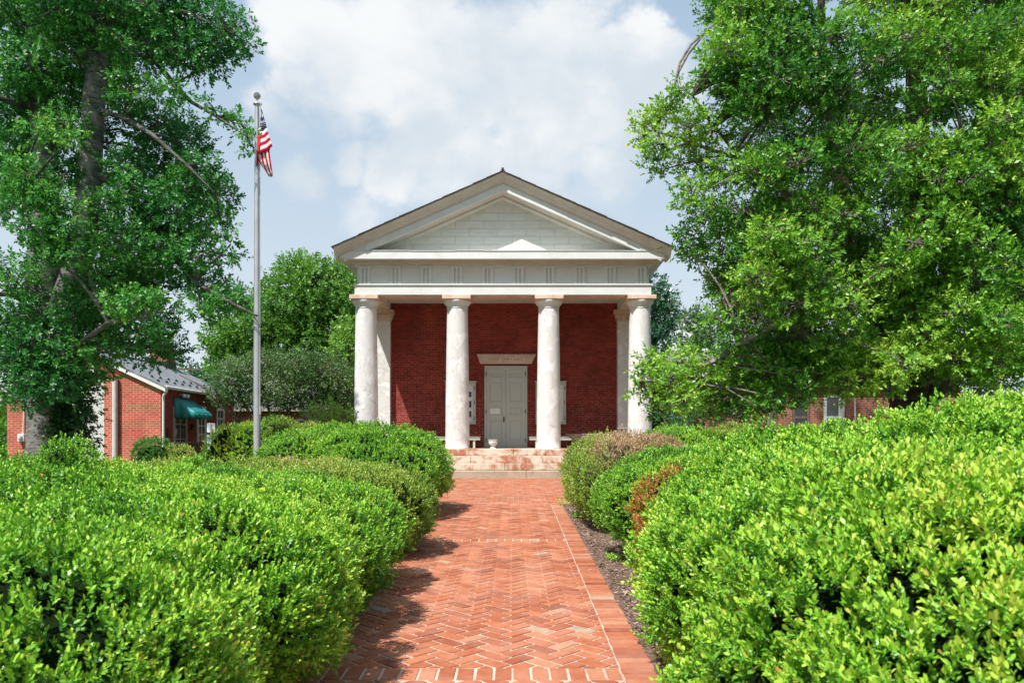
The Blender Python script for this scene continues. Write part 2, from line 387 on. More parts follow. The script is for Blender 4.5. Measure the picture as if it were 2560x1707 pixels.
# ------------------------------------------------------------------ object helpers
def tag(o, label=None, cat=None, group=None, kind=None):
    for k, v in (('label', label), ('category', cat), ('group', group), ('kind', kind)):
        if v: o[k] = v
    return o
def empty(name, loc, label, cat, group=None):
    o = bpy.data.objects.new(name, None); COL.objects.link(o); o.location = loc
    o.empty_display_size = .3
    return tag(o, label, cat, group)
def world_off(p):
    v = Vector((0, 0, 0))
    while p is not None: v += p.location; p = p.parent
    return v
def link(name, me, mat, parent=None):
    if mat: me.materials.append(MATS[mat] if isinstance(mat, str) else mat)
    o = bpy.data.objects.new(name, me); COL.objects.link(o)
    if parent is not None: o.parent = parent
    return o
class MB:
    """gathers shapes in world coordinates; build() links them as one mesh object"""
    def __init__(s): s.v, s.f, s.sm = [], [], []
    def add(s, vs, fs, smooth=False):
        o = len(s.v); s.v += [tuple(v) for v in vs]; s.f += [[i+o for i in f] for f in fs]; s.sm += [smooth]*len(fs); return s
    def box(s, x0, x1, y0, y1, z0, z1, bev=0.):
        if bev:
            b = bev; P = []
            import itertools
            for sx, sy, sz in itertools.product((0, 1), (0, 1), (0, 1)):
                X = (x0, x1)[sx]; Y = (y0, y1)[sy]; Z = (z0, z1)[sz]
                dx, dy, dz = b*(1-2*sx), b*(1-2*sy), b*(1-2*sz)
                P += [(X, Y+dy, Z+dz), (X+dx, Y, Z+dz), (X+dx, Y+dy, Z)]
            idx = lambda sx, sy, sz, a: ((sx*2+sy)*2+sz)*3+a
            F = []
            for q in (0, 1):
                F.append([idx(q, 0, 0, 0), idx(q, 1, 0, 0), idx(q, 1, 1, 0), idx(q, 0, 1, 0)][::(1 if q else -1)])
                F.append([idx(0, q, 0, 1), idx(0, q, 1, 1), idx(1, q, 1, 1), idx(1, q, 0, 1)][::(1 if q else -1)])
                F.append([idx(0, 0, q, 2), idx(1, 0, q, 2), idx(1, 1, q, 2), idx(0, 1, q, 2)][::(1 if q else -1)])
            for a in (0, 1):
                for c in (0, 1):
                    F.append([idx(0, a, c, 1), idx(1, a, c, 1), idx(1, a, c, 2), idx(0, a, c, 2)])
                    F.append([idx(a, 0, c, 0), idx(a, 1, c, 0), idx(a, 1, c, 2), idx(a, 0, c, 2)])
                    F.append([idx(a, c, 0, 0), idx(a, c, 1, 0), idx(a, c, 1, 1), idx(a, c, 0, 1)])
            for sx, sy, sz in itertools.product((0, 1), (0, 1), (0, 1)):
                F.append([idx(sx, sy, sz, k) for k in range(3)])
            return s.add(P, F)
        return s.add([(x0, y0, z0), (x1, y0, z0), (x1, y1, z0), (x0, y1, z0), (x0, y0, z1), (x1, y0, z1), (x1, y1, z1), (x0, y1, z1)],
                     [[3, 2, 1, 0], [4, 5, 6, 7], [0, 1, 5, 4], [1, 2, 6, 5], [2, 3, 7, 6], [3, 0, 4, 7]])
    def prism(s, poly, axis, a, b):
        """polygon in the plane across axis, extruded from a to b"""
        n = len(poly)
        mk = {'x': lambda p, t: (t, p[0], p[1]), 'y': lambda p, t: (p[0], t, p[1]), 'z': lambda p, t: (p[0], p[1], t)}[axis]
        vs = [mk(p, a) for p in poly]+[mk(p, b) for p in poly]
        return s.add(vs, [list(range(n))[::-1], list(range(n, 2*n))]+[[i, (i+1) % n, n+(i+1) % n, n+i] for i in range(n)])
    def lathe(s, cx, cy, prof, seg=32, wob=None, smooth=True):
        vs, fs = [], []
        for (r, z) in prof:
            for k in range(seg):
                a = 2*math.pi*k/seg; rr = r*(1+(wob(a, z) if wob else 0))
                vs.append((cx+rr*math.cos(a), cy+rr*math.sin(a), z))
        for i in range(len(prof)-1):
            for k in range(seg):
                fs.append([i*seg+k, i*seg+(k+1) % seg, (i+1)*seg+(k+1) % seg, (i+1)*seg+k])
        s.add(vs, fs, smooth)
        n = len(vs)
        s.add(vs[:seg], [list(range(seg))[::-1]]); s.add(vs[-seg:], [list(range(seg))])
        return s
    def tube(s, pts, rad, seg=8, smooth=True, wob=0.):
        pts = [Vector(p) for p in pts]; vs, fs = [], []
        up = Vector((0.31, .17, .93)); ref = None
        for i, p in enumerate(pts):
            t = (pts[min(i+1, len(pts)-1)]-pts[max(i-1, 0)]).normalized()
            if ref is None: ref = t.cross(up if abs(t.dot(up)) < .9 else Vector((1, 0, 0))).normalized()
            ref = (ref-t*ref.dot(t)).normalized(); b = t.cross(ref)
            for k in range(seg):
                a = 2*math.pi*k/seg; r = rad[i]
                if wob: r *= 1+wob*noise.noise(p*1.7+Vector((math.cos(a), math.sin(a), 0))*1.2)
                vs.append(p+(ref*math.cos(a)+b*math.sin(a))*r)
        for i in range(len(pts)-1):
            for k in range(seg): fs.append([i*seg+k, i*seg+(k+1) % seg, (i+1)*seg+(k+1) % seg, (i+1)*seg+k])
        s.add(vs, fs, smooth)
        s.add(vs[:seg], [list(range(seg))[::-1]]); s.add(vs[-seg:], [list(range(seg))])
        return s
    def ball(s, c, r, seg=20, rings=12):
        prof = [(r[0]*math.sin(math.pi*i/rings)+1e-4, i) for i in range(rings+1)]
        vs, fs = [], []
        for i in range(rings+1):
            th = math.pi*i/rings
            for k in range(seg):
                a = 2*math.pi*k/seg
                vs.append((c[0]+r[0]*math.sin(th)*math.cos(a), c[1]+r[1]*math.sin(th)*math.sin(a), c[2]-r[2]*math.cos(th)))
        for i in range(rings):
            for k in range(seg): fs.append([i*seg+k, i*seg+(k+1) % seg, (i+1)*seg+(k+1) % seg, (i+1)*seg+k])
        return s.add(vs, fs, True)
    def build(s, name, mat, parent=None, uv=True):
        off = world_off(parent)
        me = bpy.data.meshes.new(name)
        me.from_pydata([(v[0]-off.x, v[1]-off.y, v[2]-off.z) for v in s.v], [], s.f)
        me.polygons.foreach_set('use_smooth', s.sm)
        me.update()
        if uv:
            ul = me.uv_layers.new(name='UVMap').data
            V = s.v
            for p in me.polygons:
                n = p.normal
                for li in p.loop_indices:
                    x, y, z = V[me.loops[li].vertex_index]
                    if abs(n.z) > .75 and abs(n.z) >= max(abs(n.x), abs(n.y)):
                        if abs(n.x) > abs(n.y): q = (y, x/abs(n.z))
                        else: q = (x, y/abs(n.z))
                    elif abs(n.x) > abs(n.y): q = (y, z)
                    else: q = (x, z)
                    ul[li].uv = q
        return link(name, me, mat, parent)

def np_mesh(name, V, n_per, mat, parent, tint=None, faces=None):
    """many equal polygons of n_per vertices each (or shared-vertex faces) as one mesh"""
    off = world_off(parent); V = np.asarray(V, dtype=np.float32)-np.array(off, dtype=np.float32)
    me = bpy.data.meshes.new(name)
    me.vertices.add(len(V)); me.vertices.foreach_set('co', V.ravel())
    idx = np.arange(len(V), dtype=np.int32) if faces is None else np.asarray(faces, dtype=np.int32).ravel()
    nf = len(idx)//n_per
    me.loops.add(len(idx)); me.loops.foreach_set('vertex_index', idx)
    me.polygons.add(nf); me.polygons.foreach_set('loop_start', np.arange(nf, dtype=np.int32)*n_per)
    if tint is not None:
        a = me.attributes.new('tint', 'FLOAT', 'POINT'); a.data.foreach_set('value', np.repeat(tint, n_per).astype(np.float32))
    me.update(calc_edges=True)
    return link(name, me, mat, parent)

def unit(a): return a/np.maximum(np.linalg.norm(a, axis=-1, keepdims=True), 1e-9)
def rnd(n, s=1.): return rng.normal(size=(n, 3))*s
UP = np.array([0, 0, 1.])

def leaf_verts(P, A, N, L, W, hexa=False):
    A = unit(A); B = unit(np.cross(A, N)); N = np.cross(B, A)
    L = L[:, None]; W = W[:, None]
    if hexa:
        q = [P, P+A*L*.28+B*W*.42+N*W*.10, P+A*L*.68+B*W*.46+N*W*.10, P+A*L*.97-N*W*.06, P+A*L*.68-B*W*.46+N*W*.10, P+A*L*.28-B*W*.42+N*W*.10]
    else:
        q = [P, P+A*L*.55+B*W*.5+N*W*.14, P+A*L, P+A*L*.55-B*W*.5+N*W*.14]
    return np.stack(q, axis=1).reshape(-1, 3)

def shoots(S, AX, length, per, leafL, leafW, base_tint, tipgain=.25, spread=(68, 22), hexa=False, droop=0.):
    """leafy shoots: opposite leaves round an axis. returns vertices and tints"""
    n = len(S); AX = unit(AX)
    t1 = unit(np.cross(AX, rnd(n))); t2 = np.cross(AX, t1)
    P, A, N, Ls, Ws, T = [], [], [], [], [], []
    ph = rng.uniform(0, 6.28, n)
    length = np.broadcast_to(length, (n,)); leafL = np.broadcast_to(leafL, (n,))
    for k in range(per):
        f = (k+.5)/per
        ang = ph+k*2.4+rng.normal(0, .35, n)
        rad = t1*np.cos(ang)[:, None]+t2*np.sin(ang)[:, None]
        th = np.radians(spread[0]+(spread[1]-spread[0])*f+rng.normal(0, 10, n))
        d = AX*np.cos(th)[:, None]+rad*np.sin(th)[:, None]
        d = d-UP*droop*rng.uniform(.3, 1, n)[:, None]
        nn = AX-d*np.sum(AX*d, 1)[:, None]+rnd(n, .22)
        P.append(S+AX*(length*f)[:, None]); A.append(d); N.append(nn)
        l = leafL*rng.uniform(.75, 1.2, n); Ls.append(l); Ws.append(l*leafW)
        T.append(np.clip(base_tint+tipgain*(f-.5)+rng.normal(0, .07, n), 0, .9))
    P, A, N, Ls, Ws, T = map(np.concatenate, (P, A, N, Ls, Ws, T))
    return leaf_verts(P, A, N, Ls, Ws, hexa), T, (6 if hexa else 4)

def noise_np(P, scale, seed=0):
    """cheap smooth noise in about -1..1"""
    r = np.random.default_rng(seed+11); out = np.zeros(len(P)); amp = 1.; tot = 0
    for o in range(3):
        for _ in range(4):
            k = r.normal(size=3); k = k/np.linalg.norm(k)*scale*(2**o)
            out += amp*np.sin(P@k+r.uniform(0, 6.28)); tot += amp
        amp *= .6
    return out/tot*2.0

def gz(y): return .0157*min(max(y, -20), 40)

# ------------------------------------------------------------------ ground, path, beds
g = MB()
ys = [-60, -20, 0, 10, 20, 30, 40, 120, 900]
for i in range(len(ys)-1):
    a, b = ys[i], ys[i+1]
    g.add([(-900, a, gz(a)-.02), (900, a, gz(a)-.02), (900, b, gz(b)-.02), (-900, b, gz(b)-.02)], [[0, 1, 2, 3]])
tag(g.build('ground', 'lawn', None, uv=False), kind='structure', label='green lawn ground stretching around the courthouse', cat='lawn')
XL = lambda y: -1.62+.002*y
XR = lambda y: .593+.0094*y          # inner edge of the right border course
PY0, PY1, CROSS = -2.0, 21.56, 14.3
m = MB()
z = lambda y: gz(y)
m.add([(XL(PY0)-.19, PY0, z(PY0)-.004), (XR(PY0)+.19, PY0, z(PY0)-.004), (XR(CROSS)+.19, CROSS, z(CROSS)-.004), (XL(CROSS)-.19, CROSS, z(CROSS)-.004)], [[0, 1, 2, 3]])
m.add([(-14, CROSS, z(CROSS)-.004), (12, CROSS, z(CROSS)-.004), (12, PY1, z(PY1)-.004), (-14, PY1, z(PY1)-.004)], [[0, 1, 2, 3]])
path = tag(m.build('path', 'mortar_sheet', None, uv=False), kind='structure', label='herringbone red brick path with pale mortar joints leading to the steps', cat='path')

def clip(poly, inside, cut):
    out = []
    for i in range(len(poly)):
        a, b = poly[i], poly[(i+1) % len(poly)]
        ia, ib = inside(a), inside(b)
        if ia: out.append(a)
        if ia != ib: out.append(cut(a, b))
    return out
def cut_at(f):
    def c(a, b):
        fa, fb = f(a), f(b); t = fa/(fa-fb)
        return (a[0]+(b[0]-a[0])*t, a[1]+(b[1]-a[1])*t)
    return c
pv, pf, pt = [], [], []
def lay(poly, tint, bev=.004, dz=None):
    if len(poly) < 3: return
    ar = abs(sum(poly[i][0]*poly[(i+1) % len(poly)][1]-poly[(i+1) % len(poly)][0]*poly[i][1] for i in range(len(poly))))/2
    if ar < 4e-4: return
    cx = sum(p[0] for p in poly)/len(poly); cy = sum(p[1] for p in poly)/len(poly)
    h = .002+random.uniform(-.001, .0012); tx, ty = random.gauss(0, .006), random.gauss(0, .006)
    n = len(poly); o = len(pv)
    jx, jy = random.gauss(0, .0012), random.gauss(0, .0012)
    for p in poly: pv.append((p[0]+jx, p[1]+jy, gz(p[1])-.006))
    for p in poly:
        d = math.hypot(p[0]-cx, p[1]-cy) or 1
        pv.append((p[0]+jx-(p[0]-cx)/d*bev, p[1]+jy-(p[1]-cy)/d*bev, gz(p[1])+h+tx*(p[0]-cx)+ty*(p[1]-cy)))
    pf.append([o+n+i for i in range(n)])
    for i in range(n): pf.append([o+i, o+(i+1) % n, o+n+(i+1) % n, o+n+i])
    pt.extend([tint]*(2*n))
def btint():
    r = random.random()
    if r < .018: return random.uniform(.94, 1)
    if r < .06: return random.uniform(.84, .93)
    return min(.82, max(0, random.gauss(.45, .2)))
PIT = .1075; J = .017
SOLD = [(3.0, 3.0+.215), (4.29, 4.29+.215), (9.55, 9.55+.215)]
def herring(x0, x1, y0, y1, fx0, fx1):
    c45 = math.cos(R(45))
    u0 = int((x0*c45-y1*c45)/PIT)-30; N = int((abs(x1-x0)+abs(y1-y0))/PIT)+40
    ca = int(((x0+y0)*c45)/PIT)-4; cb = int(((x1+y1)*c45)/PIT)+4
    ra = int(((y0-x1)*c45)/PIT)-4; rb = int(((y1-x0)*c45)/PIT)+4
    for c in range(ca, cb):
        for r in range(ra, rb):
            mm = (c-r) % 4
            if mm == 0: q = [(c, r), (c+2, r), (c+2, r+1), (c, r+1)]
            elif mm == 3: q = [(c, r), (c+1, r), (c+1, r+2), (c, r+2)]
            else: continue
            q = [(a*PIT, b*PIT) for a, b in q]
            ax, bx = q[0][0]+J/2, q[2][0]-J/2; ay, by = q[0][1]+J/2, q[2][1]-J/2
            q = [((a-b)*c45, (a+b)*c45) for a, b in ((ax, ay), (bx, ay), (bx, by), (ax, by))]
            if max(p[1] for p in q) < y0 or min(p[1] for p in q) > y1: continue
            for f in (lambda p: p[0]-fx0(p[1])-.007, lambda p: fx1(p[1])-.004-p[0], lambda p: p[1]-y0-.006, lambda p: y1-.006-p[1]):
                if not q: break
                q = clip(q, lambda p: f(p) >= 0, cut_at(f))
            if q: lay(q, btint())
seq = [PY0]+[v for s_ in SOLD for v in s_]+[CROSS]
for k in range(0, len(seq), 2): herring(-1.8, 1.0, seq[k], seq[k+1], XL, XR)
for (a, b) in SOLD:
    x = XL(a)
    while x < XR(a)-.02:
        x2 = min(x+PIT, XR(a)); lay([(x+.0075, a+.007), (x2-.0075, a+.007), (x2-.0075, b-.007), (x+.0075, b-.007)], btint()); x += PIT
for side in (0, 1):
    y = PY0
    while y < CROSS:
        y2 = y+.1
        if side: e_ = random.uniform(-.004, .005); x0, x1 = XR(y)+.004+e_, XR(y)+.205+e_
        else: x0, x1 = XL(y)-.205, XL(y)-.009
        lay([(x0, y+.004), (x1, y+.004), (x1, y2-.004), (x0, y2-.004)], btint()); y += .1
# cross pavement before the steps: running bond laid across
y = CROSS; k = 0
while y < PY1-.02:
    y2 = min(y+PIT, PY1); x = -6.0+(k % 2)*.1075
    while x < 6.0:
        lay([(x+.005, y+.005), (x+.21, y+.005), (x+.21, y2-.005), (x+.005, y2-.005)], btint()); x += .215
    y += PIT; k += 1
me = bpy.data.meshes.new('path_bricks'); me.from_pydata(pv, [], pf)
at = me.attributes.new('tint', 'FLOAT', 'POINT'); at.data.foreach_set('value', np.array(pt, dtype=np.float32)); me.update()
bo = link('brick_surface', me, 'path_brick', path)

m = MB()
for (xa, xb, ya, yb) in ((1, None, 0, 0), (0, None, 0, 0)):
    pass
N_ = 24
for side in (0, 1):
    for i in range(N_):
        a = PY0+(CROSS-PY0)*i/N_; b = PY0+(CROSS-PY0)*(i+1)/N_
        if side: q = [(XR(a)+.2, a), (5.5, a), (5.5, b), (XR(b)+.2, b)]
        else: q = [(-6.5, a), (XL(a)-.2, a), (XL(b)-.2, b), (-6.5, b)]
        m.add([(p[0], p[1], gz(p[1])+.002+.03*(1 if abs(p[0]) > 2 else 0)) for p in q], [[0, 1, 2, 3]])
bed = tag(m.build('mulch_bed', 'mulch', None, uv=False), kind='structure', label='brown mulch bed along the brick path under the hedges', cat='mulch bed')
n = 6000
P = np.stack([.82+np.abs(rng.normal(0, .22, n)), rng.uniform(2.5, 14.2, n), np.zeros(n)], 1)
P[:, 0] += .0094*P[:, 1]
spill = rng.random(n) < .06; P[spill, 0] -= rng.uniform(.0, .12, spill.sum())
P[:, 2] = .0157*P[:, 1]+rng.uniform(.008, .02, n)
A = rnd(n); A[:, 2] *= .12; Nn = rnd(n, .35)+UP
L = rng.uniform(.012, .05, n)
o = np_mesh('mulch_chips', leaf_verts(P, A, Nn, L, L*rng.uniform(.2, .55, n)), 4, 'mulch_chips', None, rng.random(n))
tag(o, 'scattered bark chips on the mulch beside the path', 'mulch', kind='stuff')
# litter on the bricks by the left hedge
n = 700
P = np.stack([-1.45+np.abs(rng.normal(0, .3, n)), rng.uniform(3.5, 14, n), np.zeros(n)], 1); P[:, 2] = .0157*P[:, 1]+.012
A = rnd(n); A[:, 2] *= .1; L = rng.uniform(.01, .03, n)
o = np_mesh('leaf_litter', leaf_verts(P, A, rnd(n, .3)+UP, L, L*.5), 4, 'mulch_chips', None, rng.random(n)*.7+.3)
tag(o, 'dry leaf crumbs lying on the shaded bricks beside the left hedge', 'leaf litter', kind='stuff')

# ------------------------------------------------------------------ courthouse
CX = -.27
ZP = 1.15                 # porch floor
ZG = gz(21.5)
YF, YW = 22.70, 25.60     # entablature front plane, brick wall plane
court = empty('courthouse', (CX, 24, ZG), 'red brick temple-front courthouse with four white columns and white pediment', 'courthouse')
YB = 40.0
# steps and porch
st = MB()
fl = MB(); fl.box(CX-4.95, CX+4.95, 22.62, YB, ZG-.3, ZP-.2); fl.build('porch_base', 'base_stone', court)
def slab_row(mb, x0, x1, y0, y1, z0, z1, cuts):
    xs = [x0]+cuts+[x1]
    for a, b in zip(xs[:-1], xs[1:]):
        d = random.uniform(-.008, .008)
        mb.box(a+.003, b-.003, y0+d, y1, z0+.002, z1+random.uniform(-.002, .002), .012)
pf_ = MB(); slab_row(pf_, CX-4.97, CX+4.97, 22.6, 25.58, ZP-.2, ZP, [-3.4, -1.9, .05, 1.0, 2.1, 3.3])
pf_.build('porch_floor', 'step_stone', court)
for k, (yf, cuts) in enumerate(((22.24, [-2.6, -1.2, .9, 1.45]), (21.88, [-2.2, -.2, 1.35]))):
    s_ = MB(); slab_row(s_, CX-2.62, CX+2.62, yf, 22.6, ZP-.2*(k+2), ZP-.2*(k+1)-.003, cuts)
    s_.build('step', 'step_stone', court)
s_ = MB(); slab_row(s_, CX-2.66, CX+2.66, 21.56, 22.6, ZG-.02, ZP-.605, [-1.8, .4, 1.9]); s_.build('step', 'base_stone', court)
# walls
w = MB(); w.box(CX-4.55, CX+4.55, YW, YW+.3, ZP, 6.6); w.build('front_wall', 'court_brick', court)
for sx in (-1, 1):
    w = MB(); x = CX+sx*4.42; w.box(x-.15, x+.15, YW+.302, YB, ZP-.2, 6.6)
    sw = w.build('side_wall', 'court_brick', court)
    for yy in (28.5, 32.5, 36.5):
        xo = x+sx*.15
        f = MB(); f.box(min(xo, xo+sx*.05), max(xo, xo+sx*.05), yy-.65, yy+.65, 2.1, 4.9); wf = f.build('window', 'window_white', court)
        gl = MB()
        for a in range(2):
            for c in range(3):
                gl.box(min(xo+sx*.05, xo+sx*.055), max(xo+sx*.05, xo+sx*.055), yy-.57+a*.59, yy-.02+a*.59, 2.2+c*.9, 3.04+c*.9)
        gl.build('pane', 'glass', wf)
w = MB(); w.box(CX-4.57, CX+4.57, YB, YB+.3, ZG, 6.6); w.build('back_wall', 'court_brick', court)
# columns
def col_prof():
    H0, H1 = ZP, 5.44
    pr = [(.372, H0), (.372, H0+.05)]
    for i in range(25):
        t_ = i/24; pr.append((.362-.052*(t_**1.5), H0+.06+(H1-.16-H0)*t_))
    return pr
for k in range(4):
    cx = CX+(-4.125+2.75*k); cy = YF+.37
    sd = random.uniform(0, 50)
    c = MB(); c.lathe(cx, cy, col_prof(), 40, lambda a, z_: .006*noise.noise(Vector((math.cos(a)*1.5+sd, math.sin(a)*1.5, z_*1.2))))
    shaft = c.build('column', 'column_stucco', court)
    c = MB(); c.lathe(cx, cy, [(.305, 5.345), (.318, 5.35), (.318, 5.372), (.306, 5.376), (.306, 5.39), (.322, 5.394), (.322, 5.412), (.315, 5.42), (.345, 5.455), (.385, 5.50), (.408, 5.545), (.412, 5.575), (.40, 5.598)], 40)
    c.build('capital', 'white_trim', shaft)
    c = MB(); c.box(cx-.425, cx+.425, cy-.425, cy+.425, 5.60, 5.72, .008); c.build('abacus', 'abacus_stone', shaft)
# antae on the wall
for sx in (-1, 1):
    x = CX+sx*4.125
    a = MB(); a.box(x-.35, x+.35, YW-.25, YW-.002, ZP, 5.36); an = a.build('pilaster', 'column_stucco', court)
    a = MB()
    a.prism([(x-.36, 5.362), (x+.36, 5.362), (x+.40, 5.45), (x+.43, 5.585), (x-.43, 5.585), (x-.40, 5.45)], 'y', YW-.31, YW-.004)
    a.box(x-.47, x+.47, YW-.36, YW-.004, 5.588, 5.718); a.build('pilaster_cap', 'soffit_stone', an)
# entablature ring
XA, XB = CX-4.40, CX+4.40
def ring(mb, out, z0, z1, depth=.62):
    x0, x1, y0 = XA-out, XB+out, YF-out
    mb.box(x0, x1, y0, YF+depth, z0, z1)
    mb.box(x0, XA+depth, YF+depth+.002, YB+.28, z0, z1); mb.box(XB-depth, x1, YF+depth+.002, YB+.28, z0, z1)
e = MB(); ring(e, 0, 5.724, 6.0); arch = e.build('architrave', 'white_trim', court)
e = MB(); ring(e, -.012, 5.7215, 5.7235); e.build('architrave_soffit', 'soffit_stone', arch)
e = MB(); ring(e, .035, 6.002, 6.045); e.build('taenia', 'white_trim', arch)
e = MB(); ring(e, -.062, 6.047, 6.59); fr = e.build('frieze', 'white_trim', court)
e = MB(); ring(e, .0, 6.545, 6.592); e.build('frieze_band', 'white_trim', fr)
for k in range(10):
    x = XA+.30+k*(8.80-.60)/9
    tg = MB()
    for q in (-1, 0, 1):
        for hh in (-1, 1):
            pass
    # three shanks with V grooves between, half grooves at the edges
    w3 = .33; s = w3/3
    poly = []
    x0 = x-w3/2; yf = YF-.012; yb = YF+.06
    poly = [(x0, yb), (x0, yf)]
    for q in (1, 2):
        poly += [(x0+s*q-.028, yf), (x0+s*q-.014, yf+.058), (x0+s*q+.014, yf+.058), (x0+s*q+.028, yf)]
    poly += [(x0+w3, yf), (x0+w3, yb)]
    tg.prism(poly, 'z', 6.049, 6.50)
    tg.box(x0-.012, x0+w3+.012, YF-.012, yb, 6.502, 6.543)
    tg.build('triglyph', 'white_trim', fr)
# porch ceiling
c = MB(); c.box(XA+.622, XB-.622, YF+.622, YW+.3, 5.98, 6.02); c.build('porch_ceiling', 'soffit_trim', court)
# cornice
OV = .36
e = MB(); ring(e, .08, 6.595, 6.66); ring(e, .15, 6.661, 6.70); e.build('bed_moulding', 'soffit_trim', court)
e = MB(); ring(e, OV, 6.703, 6.925); corn = e.build('cornice', 'white_trim', court)
e = MB(); ring(e, OV-.015, 6.6995, 6.7025); e.build('cornice_soffit', 'soffit_trim', corn)
e = MB()
x = XA-OV-.01
random.seed(3)
while x < XB+OV:
    x2 = min(x+random.uniform(.8, 1.6), XB+OV+.01); dz_ = random.uniform(-.004, .008)
    e.box(x, x2-.004, YF-OV-.02, YF+.30, 6.928+dz_, 6.945+dz_); x = x2
e.build('flashing', 'white_trim', corn)
# tympanum
SL = .4435
apex = 9.17; half = 4.9
yt = YF+.28

t_ = MB(); xh = (apex-.56-6.93)/SL
t_.prism([(CX-xh, 6.93), (CX+xh, 6.93), (CX, apex-.56)], 'y', yt, yt+.1); t_.build('tympanum', 'tympanum_boards', court)
# raking cornice: profile swept along both slopes
def rake(mb, prof, yback, eave):
    """prof: list of (y, drop below the roof line); the line runs from eave to apex on both sides"""
    for sx in (-1, 1):
        n_ = len(prof); vs = []
        for (xx) in (0., eave):
            for (yy, dr) in prof: vs.append((CX+sx*xx, yy, apex-dr-xx*SL))
        fs = [[i, (i+1) % n_, n_+(i+1) % n_, n_+i] for i in range(n_)]
        if sx < 0: fs = [f[::-1] for f in fs]
        ends = [list(range(n_, 2*n_))]
        mb.add(vs, fs+ends)
y0 = YF-OV
cy_ = MB(); rake(cy_, [(y0-.20, .0), (y0-.205, .03), (y0-.175, .06), (y0-.13, .11), (y0-.09, .18), (y0-.035, .225), (y0-.03, .262), (yt, .262), (yt, .0)], yt, half)
rk = cy_.build('raking_cornice', 'soffit_trim', court)
fa = MB(); rake(fa, [(y0+.006, .264), (y0+.006, .475), (y0+.08, .48), (y0+.08, .264)], yt, half-.27); fa.build('fascia', 'white_trim', rk)
sf = MB(); rake(sf, [(y0+.083, .44), (yt-.10, .44), (yt-.10, .50), (yt-.05, .53), (yt-.002, .56), (yt-.002, .266), (y0+.083, .266)], yt, half-.4); sf.build('raking_soffit', 'soffit_trim', rk)
# side eaves
for sx in (-1, 1):
    e = MB(); xo = CX+sx*half; ze = apex-half*SL
    poly = [(xo, ze), (xo, ze-.03), (xo-sx*.17, ze-.22), (xo-sx*.20, ze-.30), (XA-OV if sx < 0 else XB+OV, 6.95), (CX+sx*4.0, 6.95), (CX+sx*4.0, ze+.9*SL-.02)]
    e.prism(poly if sx > 0 else poly[::-1], 'y', y0-.02, YB+.3); e.build('eave', 'soffit_trim', court)
# roof
rf = MB()
for sx in (-1, 1):
    vs = [(CX, y0-.24, apex+.002), (CX+sx*(half+.05), y0-.24, apex-(half+.05)*SL+.002), (CX+sx*(half+.05), YB+.6, apex-(half+.05)*SL+.002), (CX, YB+.6, apex+.002)]
    vs += [(v[0], v[1], v[2]+.012) for v in vs]
    fs = [[3, 2, 1, 0], [4, 5, 6, 7], [0, 1, 5, 4], [1, 2, 6, 5], [2, 3, 7, 6]]
    if sx < 0: fs = [f[::-1] for f in fs]
    rf.add(vs, fs)
    xx = .05; 
    while xx < half:      # ragged butt ends of the shingle courses
        x2 = xx+random.uniform(.28, .5)
        a, b = CX+sx*xx, CX+sx*min(x2, half+.06)
        za, zb = apex+.015-xx*SL, apex+.015-min(x2, half+.06)*SL
        yy = y0-.245-random.uniform(0, .03)
        vs = [(a, yy, za), (b, yy, zb), (b, y0+.3, zb), (a, y0+.3, za), (a, yy, za+.004), (b, yy, zb+.018), (b, y0+.3, zb+.018), (a, y0+.3, za+.004)]
        fs = [[3, 2, 1, 0], [4, 5, 6, 7], [0, 1, 5, 4], [1, 2, 6, 5], [2, 3, 7, 6], [3, 0, 4, 7]]
        rf.add(vs, fs); xx = x2
rf.box(CX-.07, CX+.07, y0-.24, YB+.6, apex-.01, apex+.04)
roof = rf.build('roof', 'dark_shingle', court)
r_ = MB(); r_.box(CX-.035, CX+.035, y0-.26, y0-.1, apex+.041, apex+.10); r_.build('ridge_tip', 'dark_iron', roof)
# back gable
t_ = MB(); t_.prism([(CX-4.5, 6.6), (CX+4.5, 6.6), (CX, 8.6)], 'y', YB+.02, YB+.28); t_.build('back_gable', 'court_brick', court)
# door
DX0, DX1, DZ1 = -.92, .51, 3.89
d = MB()
d.box(DX0, DX0+.06, YW-.05, YW-.002, ZP, DZ1); d.box(DX1-.06, DX1, YW-.05, YW-.002, ZP, DZ1); d.box(DX0+.06, DX1-.06, YW-.05, YW-.002, DZ1-.05, DZ1)
d.box(DX0+.06, DX1-.06, YW-.035, YW-.002, DZ1-.12, DZ1-.052)
dr = d.build('door', 'door_paint', court)
dxm = (DX0+DX1)/2
for (a, b) in ((DX0+.062, dxm-.004), (dxm+.004, DX1-.062)):
    l = MB(); zt = DZ1-.122
    l.box(a, b, YW-.012, YW-.003, ZP+.01, zt)
    sw_ = .115; rows = [(ZP+.01, .28), None]
    pz = [(ZP+.25, ZP+.92), (ZP+1.10, ZP+1.36), (ZP+1.54, ZP+2.20), (ZP+2.36, ZP+2.62)]
    pz = [(p0, min(p1, zt-.12)) for p0, p1 in pz]
    rails = [(ZP+.01, pz[0][0])]+[(pz[i][1], pz[i+1][0]) for i in range(3)]+[(pz[3][1], zt)]
    l.box(a, a+sw_, YW-.034, YW-.0125, ZP+.01, zt, .003); l.box(b-sw_, b, YW-.034, YW-.0125, ZP+.01, zt, .003)
    for (p0, p1) in rails: l.box(a+sw_+.0005, b-sw_-.0005, YW-.033, YW-.0125, p0, p1, .003)
    for (p0, p1) in pz: l.box(a+sw_+.035, b-sw_-.035, YW-.026, YW-.0125, p0+.035, p1-.035, .008)
    l.build('door_leaf', 'door_paint', dr)
hg = []
